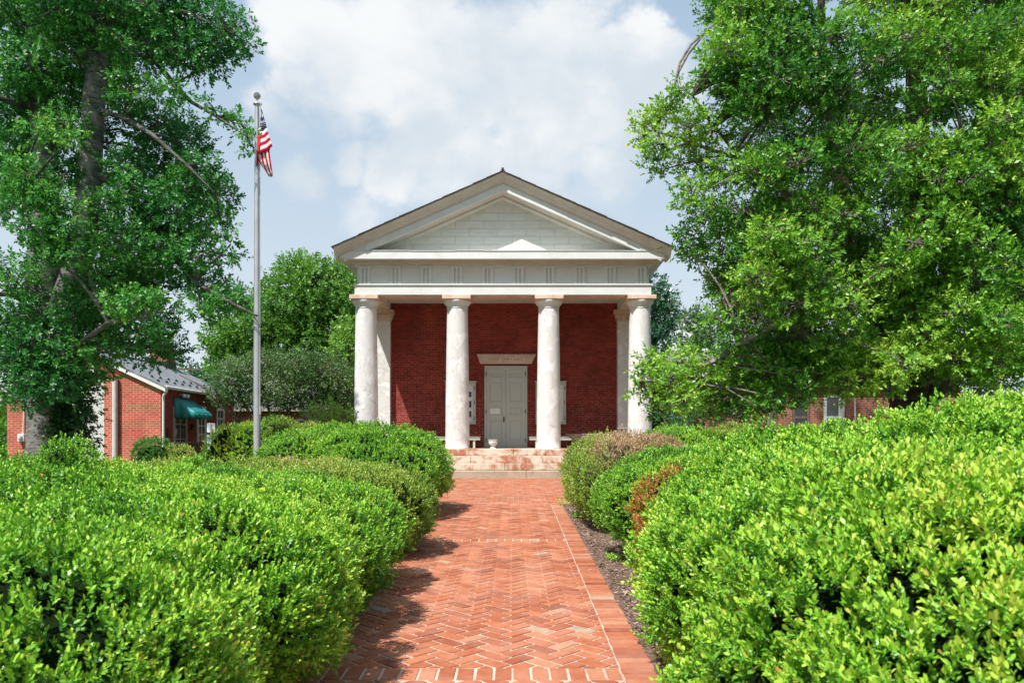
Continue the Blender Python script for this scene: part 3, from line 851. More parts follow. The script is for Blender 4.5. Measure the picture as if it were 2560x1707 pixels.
for xh_ in (DX0+.055, DX1-.055):
    for zz in (ZP+.2, ZP+1.15, ZP+2.4):
        h = MB(); h.box(xh_-.012, xh_+.012, YW-.066, YW-.0505, zz, zz+.13); h.lathe(xh_, YW-.068, [(.009, zz-.008), (.009, zz+.138)], 8); h.build('hinge', 'dark_iron', dr)
h = MB(); h.box(dxm-.085, dxm-.045, YW-.045, YW-.0345, ZP+.86, ZP+1.04); h.tube([(dxm-.065, YW-.045, ZP+.90), (dxm-.065, YW-.085, ZP+.91), (dxm-.065, YW-.085, ZP+1.0), (dxm-.065, YW-.045, ZP+1.01)], [.008]*4, 8)
h.build('handle', 'dark_iron', dr)
h = MB(); h.box(DX0-.1, DX1+.1, YW-.32, YW-.03, ZP+.002, ZP+.03, .006); h.build('threshold', 'base_stone', dr)
# lintel with inscription
l = MB(); l.prism([(-1.06, 3.955), (.65, 3.955), (.80, 4.275), (-1.17, 4.275)], 'y', YW-.09, YW-.003); li = l.build('lintel', 'lintel_stone', court)
pl = []
for cxx, a0 in ((-.86+.1, 90), (.44-.1, -90)):
    for q in range(9):
        a = R(a0+q*180/8); pl.append((cxx+.1*math.cos(a), 4.105+.085*math.sin(a)))
l = MB(); l.prism(pl, 'y', YW-.097, YW-.0905); l.build('name_panel', 'abacus_stone', li)
def text_mesh(name, body, size, x, y, z_, mat, parent, extrude=.003, align='CENTER'):
    cu = bpy.data.curves.new(name, 'FONT'); cu.body = body; cu.size = size; cu.extrude = extrude; cu.align_x = align; cu.align_y = 'CENTER'; cu.space_character = 1.15
    tmp = bpy.data.objects.new('tmp', cu); COL.objects.link(tmp)
    dg = bpy.context.evaluated_depsgraph_get()
    me_ = bpy.data.meshes.new_from_object(tmp.evaluated_get(dg)); bpy.data.objects.remove(tmp)
    me_.name = name
    o_ = link(name, me_, mat, parent); o_.rotation_euler = (R(90), 0, 0)
    o_.location = Vector((x, y, z_))-world_off(parent)
    return o_
text_mesh('inscription', 'OBEY THE LAWS', .135, -.21, YW-.099, 4.10, 'inscription_stone', li)
# floodlight on the right pilaster
f = MB(); f.lathe(CX+3.80, YW-.30, [(.03, 4.93), (.055, 4.95), (.055, 5.05), (.03, 5.07)], 12); f.box(CX+3.78, CX+3.82, YW-.27, YW-.25, 4.97, 5.03); f.build('porch_lamp', 'white_gutter', court)

# notice, notice boards, benches, urn
n_ = MB(); n_.box(-.735, -.40, YW-.040, YW-.0345, ZP+1.13, ZP+1.33); n_.lathe(-.57, YW-.0405, [(.006, ZP+1.318), (.006, ZP+1.325)], 8)
tag(n_.build('paper_notice', 'paper_white', None), 'small pale paper notice fixed to the left door leaf', 'notice')
def notice_board(x0, x1, label, photos):
    z0, z1 = 1.94, 3.35; yb, yf = YW-.002, YW-.10
    root = empty('notice_board', ((x0+x1)/2, YW, z0), label, 'notice board', 'notice boards beside the courthouse door')
    f = MB(); w_ = .09
    f.box(x0, x0+w_, yf, yb, z0, z1, .006); f.box(x1-w_, x1, yf, yb, z0, z1, .006); f.box(x0+w_, x1-w_, yf, yb, z0, z0+w_, .006); f.box(x0+w_, x1-w_, yf, yb, z1-w_, z1, .006)
    f.box(x0-.03, x1+.03, yf-.03, yb, z1+.001, z1+.03)
    f.build('case', 'door_paint', root)
    b = MB(); b.box(x0+w_, x1-w_, yb-.03, yb-.001, z0+w_, z1-w_); b.build('board', 'paper_white', root)
    for zz in (z0+.15, z0+.68, z1-.25):
        h = MB(); h.box(x1-.055, x1-.035, yf-.012, yf-.0005, zz, zz+.1); h.build('hinge', 'dark_iron', root)
    h = MB(); h.box(x0+.045, x0+.065, yf-.014, yf-.0005, z0+.68, z0+.73); h.build('latch', 'dark_iron', root)
    for (a, b_, c, d_) in photos:
        p = MB(); p.box(a, b_, yb-.036, yb-.0305, c, d_); p.build('pinned_photo', 'photo_blue', root)
notice_board(-2.22, -1.21, 'grey notice board with dark photos behind the second column from the left', [(-1.75, -1.36, 2.85, 3.02), (-1.75, -1.36, 2.5, 2.72), (-1.75, -1.36, 2.18, 2.38), (-2.05, -1.82, 2.3, 2.9)])
notice_board(.79, 1.80, 'grey notice board to the right of the door behind the third column', [(1.0, 1.35, 2.4, 2.95)])
def bench(x0, x1, y0_, y1_, zs, legs, mat, label, apron=.12, slant=0., arm=False, group=None):
    root = empty('bench', ((x0+x1)/2, (y0_+y1_)/2, ZP), label, 'bench', group)
    s_ = MB(); s_.box(x0, x1, y0_, y1_, zs-.035, zs, .008); s_.build('seat', mat, root)
    a = MB(); a.prism([(x0+.01, zs-.036), (x1-.01, zs-.036), (x1-.01-slant*.3, zs-apron), (x0+.01+slant, zs-apron)][::-1], 'y', y0_+.02, y0_+.045); a.build('apron', mat, root)
    for lx in legs:
        l = MB(); l.box(lx-.035, lx+.035, y0_+.05, y1_-.03, ZP, zs-.038, .005); l.build('leg', mat, root)
    if arm:
        p = MB(); p.box(x1-.10, x1-.05, y1_-.06, y1_-.01, zs+.001, zs+.33, .005); p.box(x1-.10, x1-.05, y0_+.0, y0_+.05, zs+.001, zs+.16, .005); p.box(x1-.25, x1+.13, y0_-.0, y1_-.061, zs+.161, zs+.19, .006); p.build('armrest', mat, root)
bench(-3.85, -1.03, 24.95, 25.32, 1.535, (-3.6, -2.48, -1.24), 'green_bench', 'pale green wooden bench along the brick wall left of the door', group='pale green porch benches')
bench(.56, 3.4, 24.95, 25.32, 1.535, (.80, 2.0, 3.2), 'green_bench', 'pale green wooden bench along the brick wall right of the door', group='pale green porch benches')
bench(1.70, 3.58, 24.05, 24.42, 1.615, (1.93, 3.42), 'weathered_wood', 'weathered bare wood bench with armrest on the porch at right', apron=.16, slant=.14, arm=True)
u = MB(); ux, uy = -.565, 22.95
u.lathe(ux, uy, [(.10, ZP+.001), (.105, ZP+.02), (.085, ZP+.035), (.055, ZP+.06), (.05, ZP+.075), (.075, ZP+.095), (.115, ZP+.13), (.135, ZP+.18), (.137, ZP+.225), (.125, ZP+.235), (.125, ZP+.25), (.145, ZP+.262), (.145, ZP+.28), (.115, ZP+.28), (.10, ZP+.2), (.02, ZP+.18)], 24)
tag(u.build('urn', 'urn_stone', None), 'small white stone urn standing on the porch edge before the door', 'urn')

# ------------------------------------------------------------------ flagpole and flag
fx, fy = -5.43, 16.3
fp = empty('flagpole', (fx, fy, gz(fy)), 'tall silver metal flagpole with ball top rising behind the left hedge', 'flagpole')
zt = EYE+(1100-264)/1912*16.3
p = MB(); p.lathe(fx, fy, [(.078, gz(fy)-.05), (.076, 1.0), (.071, 3.8), (.060, 6.0), (.046, zt)], 24); p.build('pole', 'galvanised', fp)
p = MB(); p.lathe(fx, fy, [(.24, gz(fy)-.02), (.23, gz(fy)+.03), (.11, gz(fy)+.07)], 20); p.build('base_collar', 'galvanised', fp)
p = MB(); p.lathe(fx, fy, [(.05, zt), (.08, zt+.011), (.077, zt+.04), (.021, zt+.054), (.013, zt+.06), (.013, zt+.13)], 20); p.box(fx, fx+.10, fy-.02, fy+.02, zt, zt+.05, .008); p.build('truck', 'galvanised', fp)
p = MB(); p.ball((fx, fy, zt+.20), (.075,)*3); p.build('finial_ball', 'galvanised', fp)
p = MB(); p.tube([(fx+.075, fy-.07, 2.0), (fx+.08, fy-.06, 4.5), (fx+.075, fy-.05, 7), (fx+.08, fy-.04, zt+.02)], [.007]*4, 5); p.build('halyard', 'rope', fp)
p = MB(); p.box(fx+.07, fx+.10, fy-.075, fy-.035, 1.95, 2.12, .006); p.build('cleat', 'galvanised', fp)

t = NT('flag_cloth'); uvn = t.coord('UV'); sp = t.new('ShaderNodeSeparateXYZ'); t.l.new(uvn, sp.inputs[0])
U, V_ = sp.outputs['X'], sp.outputs['Y']
stripe = t.math('MODULO', t.math('FLOOR', t.math('MULTIPLY', V_, 13.0)), 2.0)
base = t.mix(t.math('LESS_THAN', stripe, .5), (.82, .82, .84), (.62, .012, .04))
gx = t.math('SUBTRACT', t.math('FRACT', t.math('MULTIPLY', U, 6/.4)), .5)
gy = t.math('SUBTRACT', t.math('FRACT', t.math('MULTIPLY', t.math('SUBTRACT', V_, 6/13), 5*13/7)), .5)
dd = t.math('ADD', t.math('MULTIPLY', gx, gx), t.math('MULTIPLY', t.math('MULTIPLY', gy, gy), .8))
star = t.math('LESS_THAN', dd, .055)
canton = t.mix(star, (.035, .04, .16), (.85, .85, .88))
isc = t.math('MULTIPLY', t.math('LESS_THAN', U, .4), t.math('GREATER_THAN', V_, 6/13))
t.col(t.mix(isc, base, canton)).rough(.75, .2)
tr = t.new('ShaderNodeBsdfTranslucent'); t.l.new(t.mix(isc, base, canton), tr.inputs['Color'])
ms = t.new('ShaderNodeMixShader'); ms.inputs[0].default_value = .3
t.l.new(t.b.outputs[0], ms.inputs[1]); t.l.new(tr.outputs[0], ms.inputs[2]); t.l.new(ms.outputs[0], t.out.inputs['Surface'])
def fpx(u_, v_, dy=0.):        # 1206x1568 flag view -> world
    X, Y = 560+u_*.1658, 200+v_*.1658
    dd_ = fy+dy
    return Vector(((X-1280)/1912*dd_, dd_, EYE+(1100-Y)/1912*dd_))
# two hanging folds as ruled grids: rows of (left point, right point) with flag uv
fv, ff, fu = [], [], []
def sheet(rows, nx=9, ripple=.02, ph=0.):
    o0 = len(fv)
    for (pl_, pr_, uvl, uvr) in rows:
        for i in range(nx):
            s_ = i/(nx-1); p_ = pl_.lerp(pr_, s_)
            p_ = p_+Vector((0, ripple*math.sin(s_*7+ph+p_.z*2.2)*min(1, s_*3), 0))
            fv.append(p_); fu.append((uvl[0]+(uvr[0]-uvl[0])*s_, uvl[1]+(uvr[1]-uvl[1])*s_))
    for r_ in range(len(rows)-1):
        for i in range(nx-1):
            a = o0+r_*nx+i; ff.append([a, a+nx, a+nx+1, a+1])
# upper fold: canton then stripes rising to the right
sheet([(fpx(560, 430, -.08), fpx(578, 470, -.10), (.02, 1.0), (.1, 1.0)),
       (fpx(555, 560, -.08), fpx(600, 560, -.13), (.03, .93), (.22, .93)),
       (fpx(550, 660, -.08), fpx(628, 640, -.15), (.03, .82), (.33, .82)),
       (fpx(545, 790, -.08), fpx(652, 735, -.16), (.04, 6.02/13), (.42, 6.02/13))], 11, .02)
top_l, top_r, bot_l, bot_r = fpx(545, 790, -.08), fpx(652, 735, -.16), fpx(536, 1125, -.08), fpx(737, 1010, -.18)
sheet([(top_l.lerp(bot_l, q/9), top_r.lerp(bot_r, q/9), (.42, 5.98/13*(1-q/9)+.002), (.75, 5.98/13*(1-q/9)+.002)) for q in range(10)], 11, .022)
# lower fold: stripes running steeply down to the right, behind the upper fold
sheet([(fpx(520, 790, -.06), fpx(552, 790, -.05), (.45, 4.02/13), (.47, 4.9/13)),
       (fpx(505, 1000, -.06), fpx(660, 1000, -.08), (.45, 4.02/13), (.6, 9.9/13)),
       (fpx(500, 1120, -.06), fpx(688, 1060, -.08), (.55, 4.02/13), (.7, 10.9/13)),
       (fpx(505, 1200, -.06), fpx(702, 1170, -.08), (.65, 4.02/13), (.8, 10.9/13)),
       (fpx(560, 1290, -.05), fpx(720, 1290, -.08), (.75, 4.6/13), (.9, 10.9/13)),
       (fpx(620, 1370, -.05), fpx(733, 1370, -.08), (.85, 5.5/13), (.95, 10.9/13)),
       (fpx(682, 1465, -.05), fpx(742, 1455, -.08), (.97, 6.02/13), (.99, 10/13))], 11, .02, 1.)
# strip hanging by the pole
sheet([(fpx(524, 850, -.09), fpx(545, 850, -.10), (.5, .63), (.52, .67)), (fpx(497, 1130, -.09), fpx(530, 1120, -.10), (.6, .63), (.62, .68)),
       (fpx(487, 1270, -.09), fpx(520, 1240, -.10), (.7, .63), (.72, .68)), (fpx(490, 1290, -.09), fpx(518, 1310, -.10), (.8, .63), (.82, .68))], 5, .01)
me = bpy.data.meshes.new('flag'); me.from_pydata([tuple(v) for v in fv], [], ff)
ul = me.uv_layers.new(name='UVMap').data
for l_ in me.loops: ul[l_.index].uv = fu[l_.vertex_index]
for p_ in me.polygons: p_.use_smooth = True
me.update()
flag = link('flag', me, 'flag_cloth')
sdm = flag.modifiers.new('thickness', 'SOLIDIFY'); sdm.thickness = .003
tag(flag, 'limp striped flag with white stars hanging in folds on the flagpole', 'flag')

# ------------------------------------------------------------------ left brick annex
LX0, LX1, LY0, LY1 = -16.5, -11.48, 25.0, 31.6
LZ, LE, LR = .3, 3.17, 4.33
lb = empty('brick_building', ((LX0+LX1)/2, LY0+3, LZ), 'small red brick gabled building with slate roof behind the left tree', 'building')
LXm = (LX0+LX1)/2
w = MB()
w.prism([(LX0, LZ), (LX1, LZ), (LX1, LE), (LXm, LR), (LX0, LE)], 'y', LY0, LY0+.25); w.build('gable_wall', 'side_brick', lb)
w = MB(); w.prism([(LX0, LZ), (LX1, LZ), (LX1, LE), (LXm, LR), (LX0, LE)], 'y', LY1-.25, LY1); w.build('gable_wall', 'side_brick', lb)
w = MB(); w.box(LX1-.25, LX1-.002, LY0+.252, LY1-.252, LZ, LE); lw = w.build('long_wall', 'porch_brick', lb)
w = MB(); w.box(LX0+.002, LX0+.25, LY0+.252, LY1-.252, LZ, LE); w.build('long_wall', 'side_brick', lb)
rs = (LR-LE)/(LX1-LXm)
r_ = MB()
for sx in (-1, 1):
    xe = (LX1-LXm)+.22
    vs = [(LXm, LY0-.12, LR+.03), (LXm+sx*xe, LY0-.12, LR+.03-xe*rs), (LXm+sx*xe, LY1+.12, LR+.03-xe*rs), (LXm, LY1+.12, LR+.03)]
    vs += [(a, b, c+.06) for a, b, c in vs]
    fs = [[3, 2, 1, 0], [4, 5, 6, 7], [0, 1, 5, 4], [1, 2, 6, 5], [2, 3, 7, 6]]
    r_.add(vs, fs if sx > 0 else [f[::-1] for f in fs])
r_.box(LXm-.1, LXm+.1, LY0-.13, LY1+.13, LR+.06, LR+.11)
rf2 = r_.build('roof', 'slate_roof', lb)
for row, (off, sh_) in enumerate(((.45, 0), (.80, .3))):
    yy = LY0+.2+sh_
    while yy < LY1:
        xg = LX1+.22-off; zg_ = LR+.09-(xg-LXm)*rs
        q = MB(); q.prism([(xg, zg_-.01), (xg+.10, zg_-.045), (xg+.05, zg_+.055), (xg+.035, zg_+.055)][::1], 'y', yy, yy+.07); q.build('snow_guard', 'dark_iron', rf2)
        yy += .62
for sx in (-1, 1):
    xe = (LX1-LXm)+.2
    for yy in (LY0-.115, LY1+.06):
        tr_ = MB()
        vs = [(LXm, yy, LR-.09), (LXm+sx*xe, yy, LR-.09-xe*rs), (LXm+sx*xe, yy+.06, LR-.09-xe*rs), (LXm, yy+.06, LR-.09)]
        vs += [(a, b, c+.115) for a, b, c in vs]
        fs = [[3, 2, 1, 0], [4, 5, 6, 7], [0, 1, 5, 4], [1, 2, 6, 5], [2, 3, 7, 6], [3, 0, 4, 7]]
        tr_.add(vs, fs if sx > 0 else [f[::-1] for f in fs]); tr_.build('rake_board', 'white_gutter', lb)
gt = MB(); gt.tube([(LX1+.2, LY0-.1, LE-.03), (LX1+.2, LY1+.12, LE-.06)], [.055, .055], 10); gt.box(LX1+.001, LX1+.16, LY0, LY1, LE-.07, LE-.03); gt.build('gutter', 'white_gutter', lb)
ds = MB(); ds.tube([(LX1+.2, LY0+.0, LE-.06), (LX1+.2, LY0-.02, LE-.17), (LX1+.12, LY0-.02, LE-.27), (LX1+.06, LY0+.05, LE-.38), (LX1+.06, LY0+.06, LE-.5), (LX1+.06, LY0+.06, LZ)], [.042]*6, 10); ds.build('downspout', 'white_gutter', lb)
ch = MB(); ch.box(LXm-.36, LXm+.36, 30.3, 31.0, LR-.4, 5.02); ch.box(LXm-.40, LXm+.40, 30.26, 31.04, 4.92, 4.99); ch.box(LXm-.38, LXm+.38, 30.28, 31.02, 5.0, 5.08)
chm = ch.build('chimney', 'right_brick', rf2)
ch = MB(); ch.box(LXm-.38, LXm+.38, 30.27, 31.03, LR-.12, LR+.2); ch.build('flashing', 'dark_iron', chm)
# arched stucco infill with brick arch
ax0, ax1, az = -14.67, -13.32, 3.35; axm = (ax0+ax1)/2; ar_ = (ax1-ax0)/2
pl = [(ax0, LZ), (ax1, LZ)]+[(axm+ar_*math.cos(R(a)), az+.42*math.sin(R(a))) for a in range(0, 181, 12)]
p = MB(); p.prism(pl, 'y', LY0-.006, LY0-.001); p.build('stucco_infill', 'stucco_panel', lb)
p = MB()
for a in range(0, 180, 6):
    a0, a1 = R(a+.5), R(a+5.5)
    q = [(axm+(ar_+.01)*math.cos(a0), az+.43*math.sin(a0)), (axm+(ar_+.22)*math.cos(a0), az+.64*math.sin(a0)), (axm+(ar_+.22)*math.cos(a1), az+.64*math.sin(a1)), (axm+(ar_+.01)*math.cos(a1), az+.43*math.sin(a1))]
    p.prism(q, 'y', LY0-.012, LY0-.001)
p.build('brick_arch', 'right_brick', lb)
p = MB(); p.tube([(-12.92, LY0-.1, LZ), (-12.92, LY0-.1, 3.45)], [.085, .085], 14)
p.build('drain_pipe', 'grey_pipe', lb)
mt = MB(); mt.box(-16.08, -15.86, LY0-.14, LY0-.001, 1.36, 1.62, .012); mt.lathe(-15.97, LY0-.15, [(.06, 1.43), (.075, 1.47), (.06, 1.55)], 12); mt.build('meter_box', 'meter_grey', lb)
mt = MB(); mt.tube([(-15.94, LY0-.05, 1.62), (-15.92, LY0-.05, 2.2), (-15.9, LY0-.05, 3.0)], [.022]*3, 8); mt.build('conduit', 'meter_grey', lb)
# long wall openings (face +X)
def side_window(parent, y0_, y1_, z0, z1, frame, cols, rows_, door=False):
    x = LX1
    f = MB(); f.box(x, x+.05, y0_, y0_+.09, z0, z1); f.box(x, x+.05, y1_-.09, y1_, z0, z1); f.box(x, x+.05, y0_+.09, y1_-.09, z1-.09, z1); f.box(x, x+.06, y0_-.02, y1_+.02, z0-.05, z0)
    if door: f.box(x, x+.045, y0_+.09, y1_-.09, z0, z0+.25)
    fr_ = f.build('door' if door else 'window', frame, parent)
    g_ = MB(); g_.box(x, x+.012, y0_+.09, y1_-.09, z0+(.25 if door else 0), z1-.09); g_.build('pane', 'glass', fr_)
    b = MB()
    for i in range(1, cols):
        yy = y0_+.09+(y1_-y0_-.18)*i/cols; b.box(x+.0125, x+.035, yy-.018, yy+.018, z0, z1-.09)
    for i in range(1, rows_):
        zz = z0+(z1-.09-z0)*i/rows_; b.box(x+.0125, x+.03, y0_+.09, y1_-.09, zz-.018, zz+.018)
    b.build('sash', frame, fr_)
side_window(lb, 25.9, 26.95, .95, 2.55, 'window_frame', 2, 3, True)
side_window(lb, 27.86, 28.62, 1.30, 2.66, 'window_white', 2, 4)
side_window(lb, 29.67, 30.42, 1.30, 2.66, 'window_white', 2, 4)
aw = MB()
x = LX1+.003; xf = -10.69; ya, yb_ = 25.92, 27.25; zt_, zf, zv = 2.88, 2.34, 2.16
def wavy(n_, f): return [f(i/(n_-1)) for i in range(n_)]
rows_ = 9; cols_ = 15; vs, fs = [], []
for i in range(rows_):
    s_ = i/(rows_-1)
    for j in range(cols_):
        q = j/(cols_-1)
        vs.append((x+(xf-x)*s_, ya+(yb_-ya)*q, zt_+(zf-zt_)*s_-.02*math.sin(math.pi*s_)*(1+.6*math.sin(q*9))))
for i in range(rows_-1):
    for j in range(cols_-1): fs.append([i*cols_+j, (i+1)*cols_+j, (i+1)*cols_+j+1, i*cols_+j+1])
aw.add(vs, fs, True)
vs, fs = [], []
for j in range(cols_*2):
    q = j/(cols_*2-1); wv_ = .025*math.sin(q*22)
    vs += [(xf, ya+(yb_-ya)*q, zf), (xf+.02+wv_, ya+(yb_-ya)*q, zv+.02*math.sin(q*15))]
for j in range(cols_*2-1): fs.append([2*j, 2*j+1, 2*j+3, 2*j+2])
aw.add(vs, fs, True)
for yy, sg in ((ya, -1), (yb_, 1)):
    vs, fs = [], []; NN = 14
    for j in range(NN):
        q = j/(NN-1); xx = x+(xf-x)*q; wv_ = .02*math.sin(q*16)*sg
        vs += [(xx, yy, zt_+(zf-zt_)*q), (xx, yy+wv_, zf-.01), (xx, yy+wv_*1.6, zv+.01*math.sin(q*12))]
    for j in range(NN-1):
        fs += [[3*j, 3*j+3, 3*j+4, 3*j+1], [3*j+1, 3*j+4, 3*j+5, 3*j+2]]
    aw.add(vs, fs, True)
awn = aw.build('awning', 'awning_cloth', lb)
smd = awn.modifiers.new('thickness', 'SOLIDIFY'); smd.thickness = .004
for yy in (26.45, 26.75):
    q = MB(); q.lathe(LX1+.14, yy, [(.02, 2.87), (.065, 2.90), (.075, 2.98), (.05, 3.0)], 12); q.box(LX1, LX1+.13, yy-.02, yy+.02, 2.97, 3.01); q.build('floodlight', 'lamp_glass', lb)
q = MB(); q.box(LX1, LX1+.03, 25.42, 25.56, 1.45, 1.80); q.build('plaque', 'dark_iron', lb)
q = MB()
for k in range(24):
    a0, a1 = 2*math.pi*k/24, 2*math.pi*(k+1)/24
    q.tube([(LX1+.04, 27.4+.09*math.cos(a0), 1.9+.09*math.sin(a0)), (LX1+.04, 27.4+.09*math.cos(a1), 1.9+.09*math.sin(a1))], [.035, .035], 6)
q.build('wreath', 'dark_iron', lb)
# porch rail
rl = empty('railing', (-10.85, 26, LZ), 'dark brown wooden railing in front of the door under the green awning', 'railing')
q = MB(); q.box(-10.90, -10.80, 24.55, 27.4, 1.30, 1.345, .006); q.build('top_rail', 'rail_wood', rl)
q = MB(); q.box(-10.88, -10.82, 24.55, 27.4, .62, .67); q.build('bottom_rail', 'rail_wood', rl)
yy = 24.62
while yy < 27.4:
    q = MB(); q.box(-10.867, -10.833, yy, yy+.035, .671, 1.299); q.build('baluster', 'rail_wood', rl); yy += .15
for yy in (24.55, 27.32):
    q = MB(); q.box(-10.905, -10.795, yy-.11, yy, gz(25)-.05, 1.33, .006); q.build('post', 'rail_wood', rl)
q = MB(); q.box(-11.47, -10.9, 24.6, 27.4, .52, .60); q.build('deck', 'rail_wood', rl)
# sign post
sp_ = empty('sign_post', (-9.65, 24.5, gz(24.5)), 'white sign back on a grey metal post beside the brown railing', 'sign')
q = MB(); q.box(-9.665, -9.625, 24.5, 24.53, gz(24.5)-.02, 1.94); q.build('post', 'galvanised', sp_)
pl = []
for (cx_, cz_, a0) in ((-9.52-.03, 1.96-.03, 0), (-9.78+.03, 1.96-.03, 90), (-9.78+.03, 1.66+.03, 180), (-9.52-.03, 1.66+.03, 270)):
    for q_ in range(5): pl.append((cx_+.03*math.cos(R(a0+q_*22.5)), cz_+.03*math.sin(R(a0+q_*22.5))))
q = MB(); q.prism(pl, 'y', 24.532, 24.538); q.build('sign_panel', 'sign_white', sp_)
q = MB(); q.box(-9.78, -9.62, 24.532, 24.537, 1.12, 1.58); q.build('sign_panel', 'sign_blue', sp_)
q = MB(); q.box(-9.619, -9.52, 24.532, 24.537, 1.12, 1.58); q.build('sign_panel', 'sign_teal', sp_)

# ------------------------------------------------------------------ other buildings
# low brick building beyond the flowering trees
ob = empty('brick_shed', (-10, 38, .6), 'low dark red brick building behind the round flowering tree', 'building')
w = MB(); w.box(-13.0, -6.0, 36, 42, .4, 2.75); w.build('wall', 'right_brick', ob)
w = MB(); w.prism([(35.6, 2.75), (42.4, 2.75), (39, 4.1)], 'x', -13.3, -5.7); w.build('roof', 'dark_shingle', ob)
w = MB(); w.box(-13.35, -5.65, 35.5, 35.62, 2.76, 2.84); w.build('fascia', 'window_frame', ob)
for xx in (-9.6, -7.6):
    f = MB(); f.box(xx-.5, xx+.5, 35.93, 35.999, 1.2, 2.4); ff_ = f.build('window', 'window_white', ob)
    f = MB(); f.box(xx-.42, xx-.02, 35.92, 35.929, 1.28, 2.32); f.box(xx+.02, xx+.42, 35.92, 35.929, 1.28, 2.32); f.build('pane', 'glass', ff_)
# brick building behind the right tree
RX0, RX1, RY0, RY1 = 5.4, 15.5, 26.5, 34.0
rb = empty('brick_building', (10, 28, .4), 'red brick building with white windows behind the right tree and hedge', 'building')
w = MB(); w.box(RX0, RX1, RY0, RY1, .2, 3.7); w.build('wall', 'right_brick', rb)
w = MB(); w.prism([(RY0-.3, 3.7), (RY1+.3, 3.7), ((RY0+RY1)/2, 4.75)], 'x', RX0-.2, RX1+.2); w.build('roof', 'slate_roof', rb)
w = MB(); w.box(RX0-.33, RX1+.33, RY0-.36, RY0-.302, 3.56, 3.74); w.build('fascia', 'white_gutter', rb)
def win_front(parent, x0, x1, z0, z1, y, frame='window_white'):
    f = MB(); f.box(x0, x0+.09, y-.06, y-.001, z0, z1); f.box(x1-.09, x1, y-.06, y-.001, z0, z1); f.box(x0+.09, x1-.09, y-.06, y-.001, z1-.1, z1); f.box(x0-.05, x1+.05, y-.1, y-.001, z0-.06, z0)
    zm = (z0+z1)/2; f.box(x0+.09, x1-.09, y-.045, y-.001, zm-.04, zm+.04)
    w_ = f.build('window', frame, parent)
    g_ = MB(); g_.box(x0+.09, x1-.09, y-.015, y-.001, z0, z1-.1); g_.build('pane', 'glass', w_)
for u_ in (1560, 1838, 1911, 2060):
    q = px(u_, 930, RY0); win_front(rb, q.x-.30, q.x+.30, 1.4, 3.0, RY0, 'rail_wood' if u_ == 1838 else 'window_white')
q = px(1936, 930, RY0-.1)
w = MB(); w.tube([(q.x, RY0-.08, .3), (q.x, RY0-.08, 3.55)], [.06, .06], 10); w.build('downspout', 'white_gutter', rb)
q = px(1965, 930, RY0-.1)
w = MB(); w.tube([(q.x, RY0-.05, 1.0), (q.x, RY0-.05, 3.55)], [.03, .03], 8); w.build('conduit', 'white_gutter', rb)
for (u_, va, dpt, lab) in ((1773, 940, 19.0, 'white wooden post standing behind the right hedge near the brick wall'), (1684, 975, 20.5, 'short white post left of the taller white post behind the hedge')):
    q = px(u_, va, dpt)
    w = MB(); w.box(q.x-.08, q.x+.08, dpt-.08, dpt+.08, gz(dpt)-.05, q.z, .006); w.prism([(q.x-.095, q.z+.001), (q.x+.095, q.z+.001), (q.x, q.z+.08)], 'y', dpt-.095, dpt+.095)
    tag(w.build('post', 'white_gutter', None), lab, 'post', 'white posts behind the right hedge')
# white church with cupola
q = px(1560, 700, 62); cxx = q.x
cb = empty('church', (cxx, 66, .6), 'distant white church gable and domed cupola between courthouse and right tree', 'church')
w = MB(); w.prism([(cxx-4, .5), (cxx+4, .5), (cxx+4, 7.2), (cxx, 11.6), (cxx-4, 7.2)], 'y', 62, 62.3); w.box(cxx-4, cxx+4, 62.301, 78, .5, 7.2); w.build('wall', 'church_white', cb)
w = MB()
for sx in (-1, 1):
    vs = [(cxx, 61.7, 11.7), (cxx+sx*4.4, 61.7, 6.86), (cxx+sx*4.4, 78.4, 6.86), (cxx, 78.4, 11.7)]
    vs += [(a, b, c+.15) for a, b, c in vs]
    fs = [[3, 2, 1, 0], [4, 5, 6, 7], [0, 1, 5, 4], [1, 2, 6, 5], [2, 3, 7, 6], [3, 0, 4, 7]]
    w.add(vs, fs if sx > 0 else [f[::-1] for f in fs])
w.build('roof', 'slate_roof', cb)
w = MB(); w.box(cxx-.95, cxx+.95, 65, 66.9, 9.5, 12.2); w.lathe(cxx, 66, [(.8, 12.2), (.8, 13.2), (1.0, 13.22), (1.0, 13.4), (.82, 13.42)], 16); cu_ = w.build('cupola', 'church_white', cb)
w = MB(); w.lathe(cxx, 66, [(.84, 13.42), (.8, 13.8), (.62, 14.2), (.35, 14.45), (.08, 14.55), (.05, 14.9), (.02, 15.2)], 20); w.build('dome', 'church_dome', cu_)
# utility pole beyond the slate roof
q = px(437, 848, 75)
w = MB(); w.tube([(q.x, 75, .4), (q.x, 75, q.z+.5)], [.16, .12], 10); up_ = empty('utility_pole', (q.x, 75, .6), 'far wooden utility pole with crossarm beyond the slate roof', 'utility pole')
w.build('pole', 'weathered_pole', up_)
w = MB(); w.box(q.x-1.3, q.x+1.3, 74.8, 74.92, q.z-.1, q.z+.05); w.build('crossarm', 'weathered_pole', up_)
for k in (-1.15, -.5, .5, 1.15):
    w = MB(); w.lathe(q.x+k, 74.86, [(.04, q.z+.05), (.07, q.z+.09), (.07, q.z+.17), (.03, q.z+.22)], 8); w.build('insulator', 'paper_white', up_)
wv = MB()
for k in (-1.15, .5, 1.15):
    wv.tube([(q.x+k+s_*30, 74.86+s_*6, q.z+.2-1.6*s_*(1-s_)*4*.5) for s_ in (0, .2, .4, .6, .8, 1)], [.015]*6, 4)
tag(wv.build('power_line', 'dark_iron', None), 'thin dark wires strung from the far utility pole', 'power line')

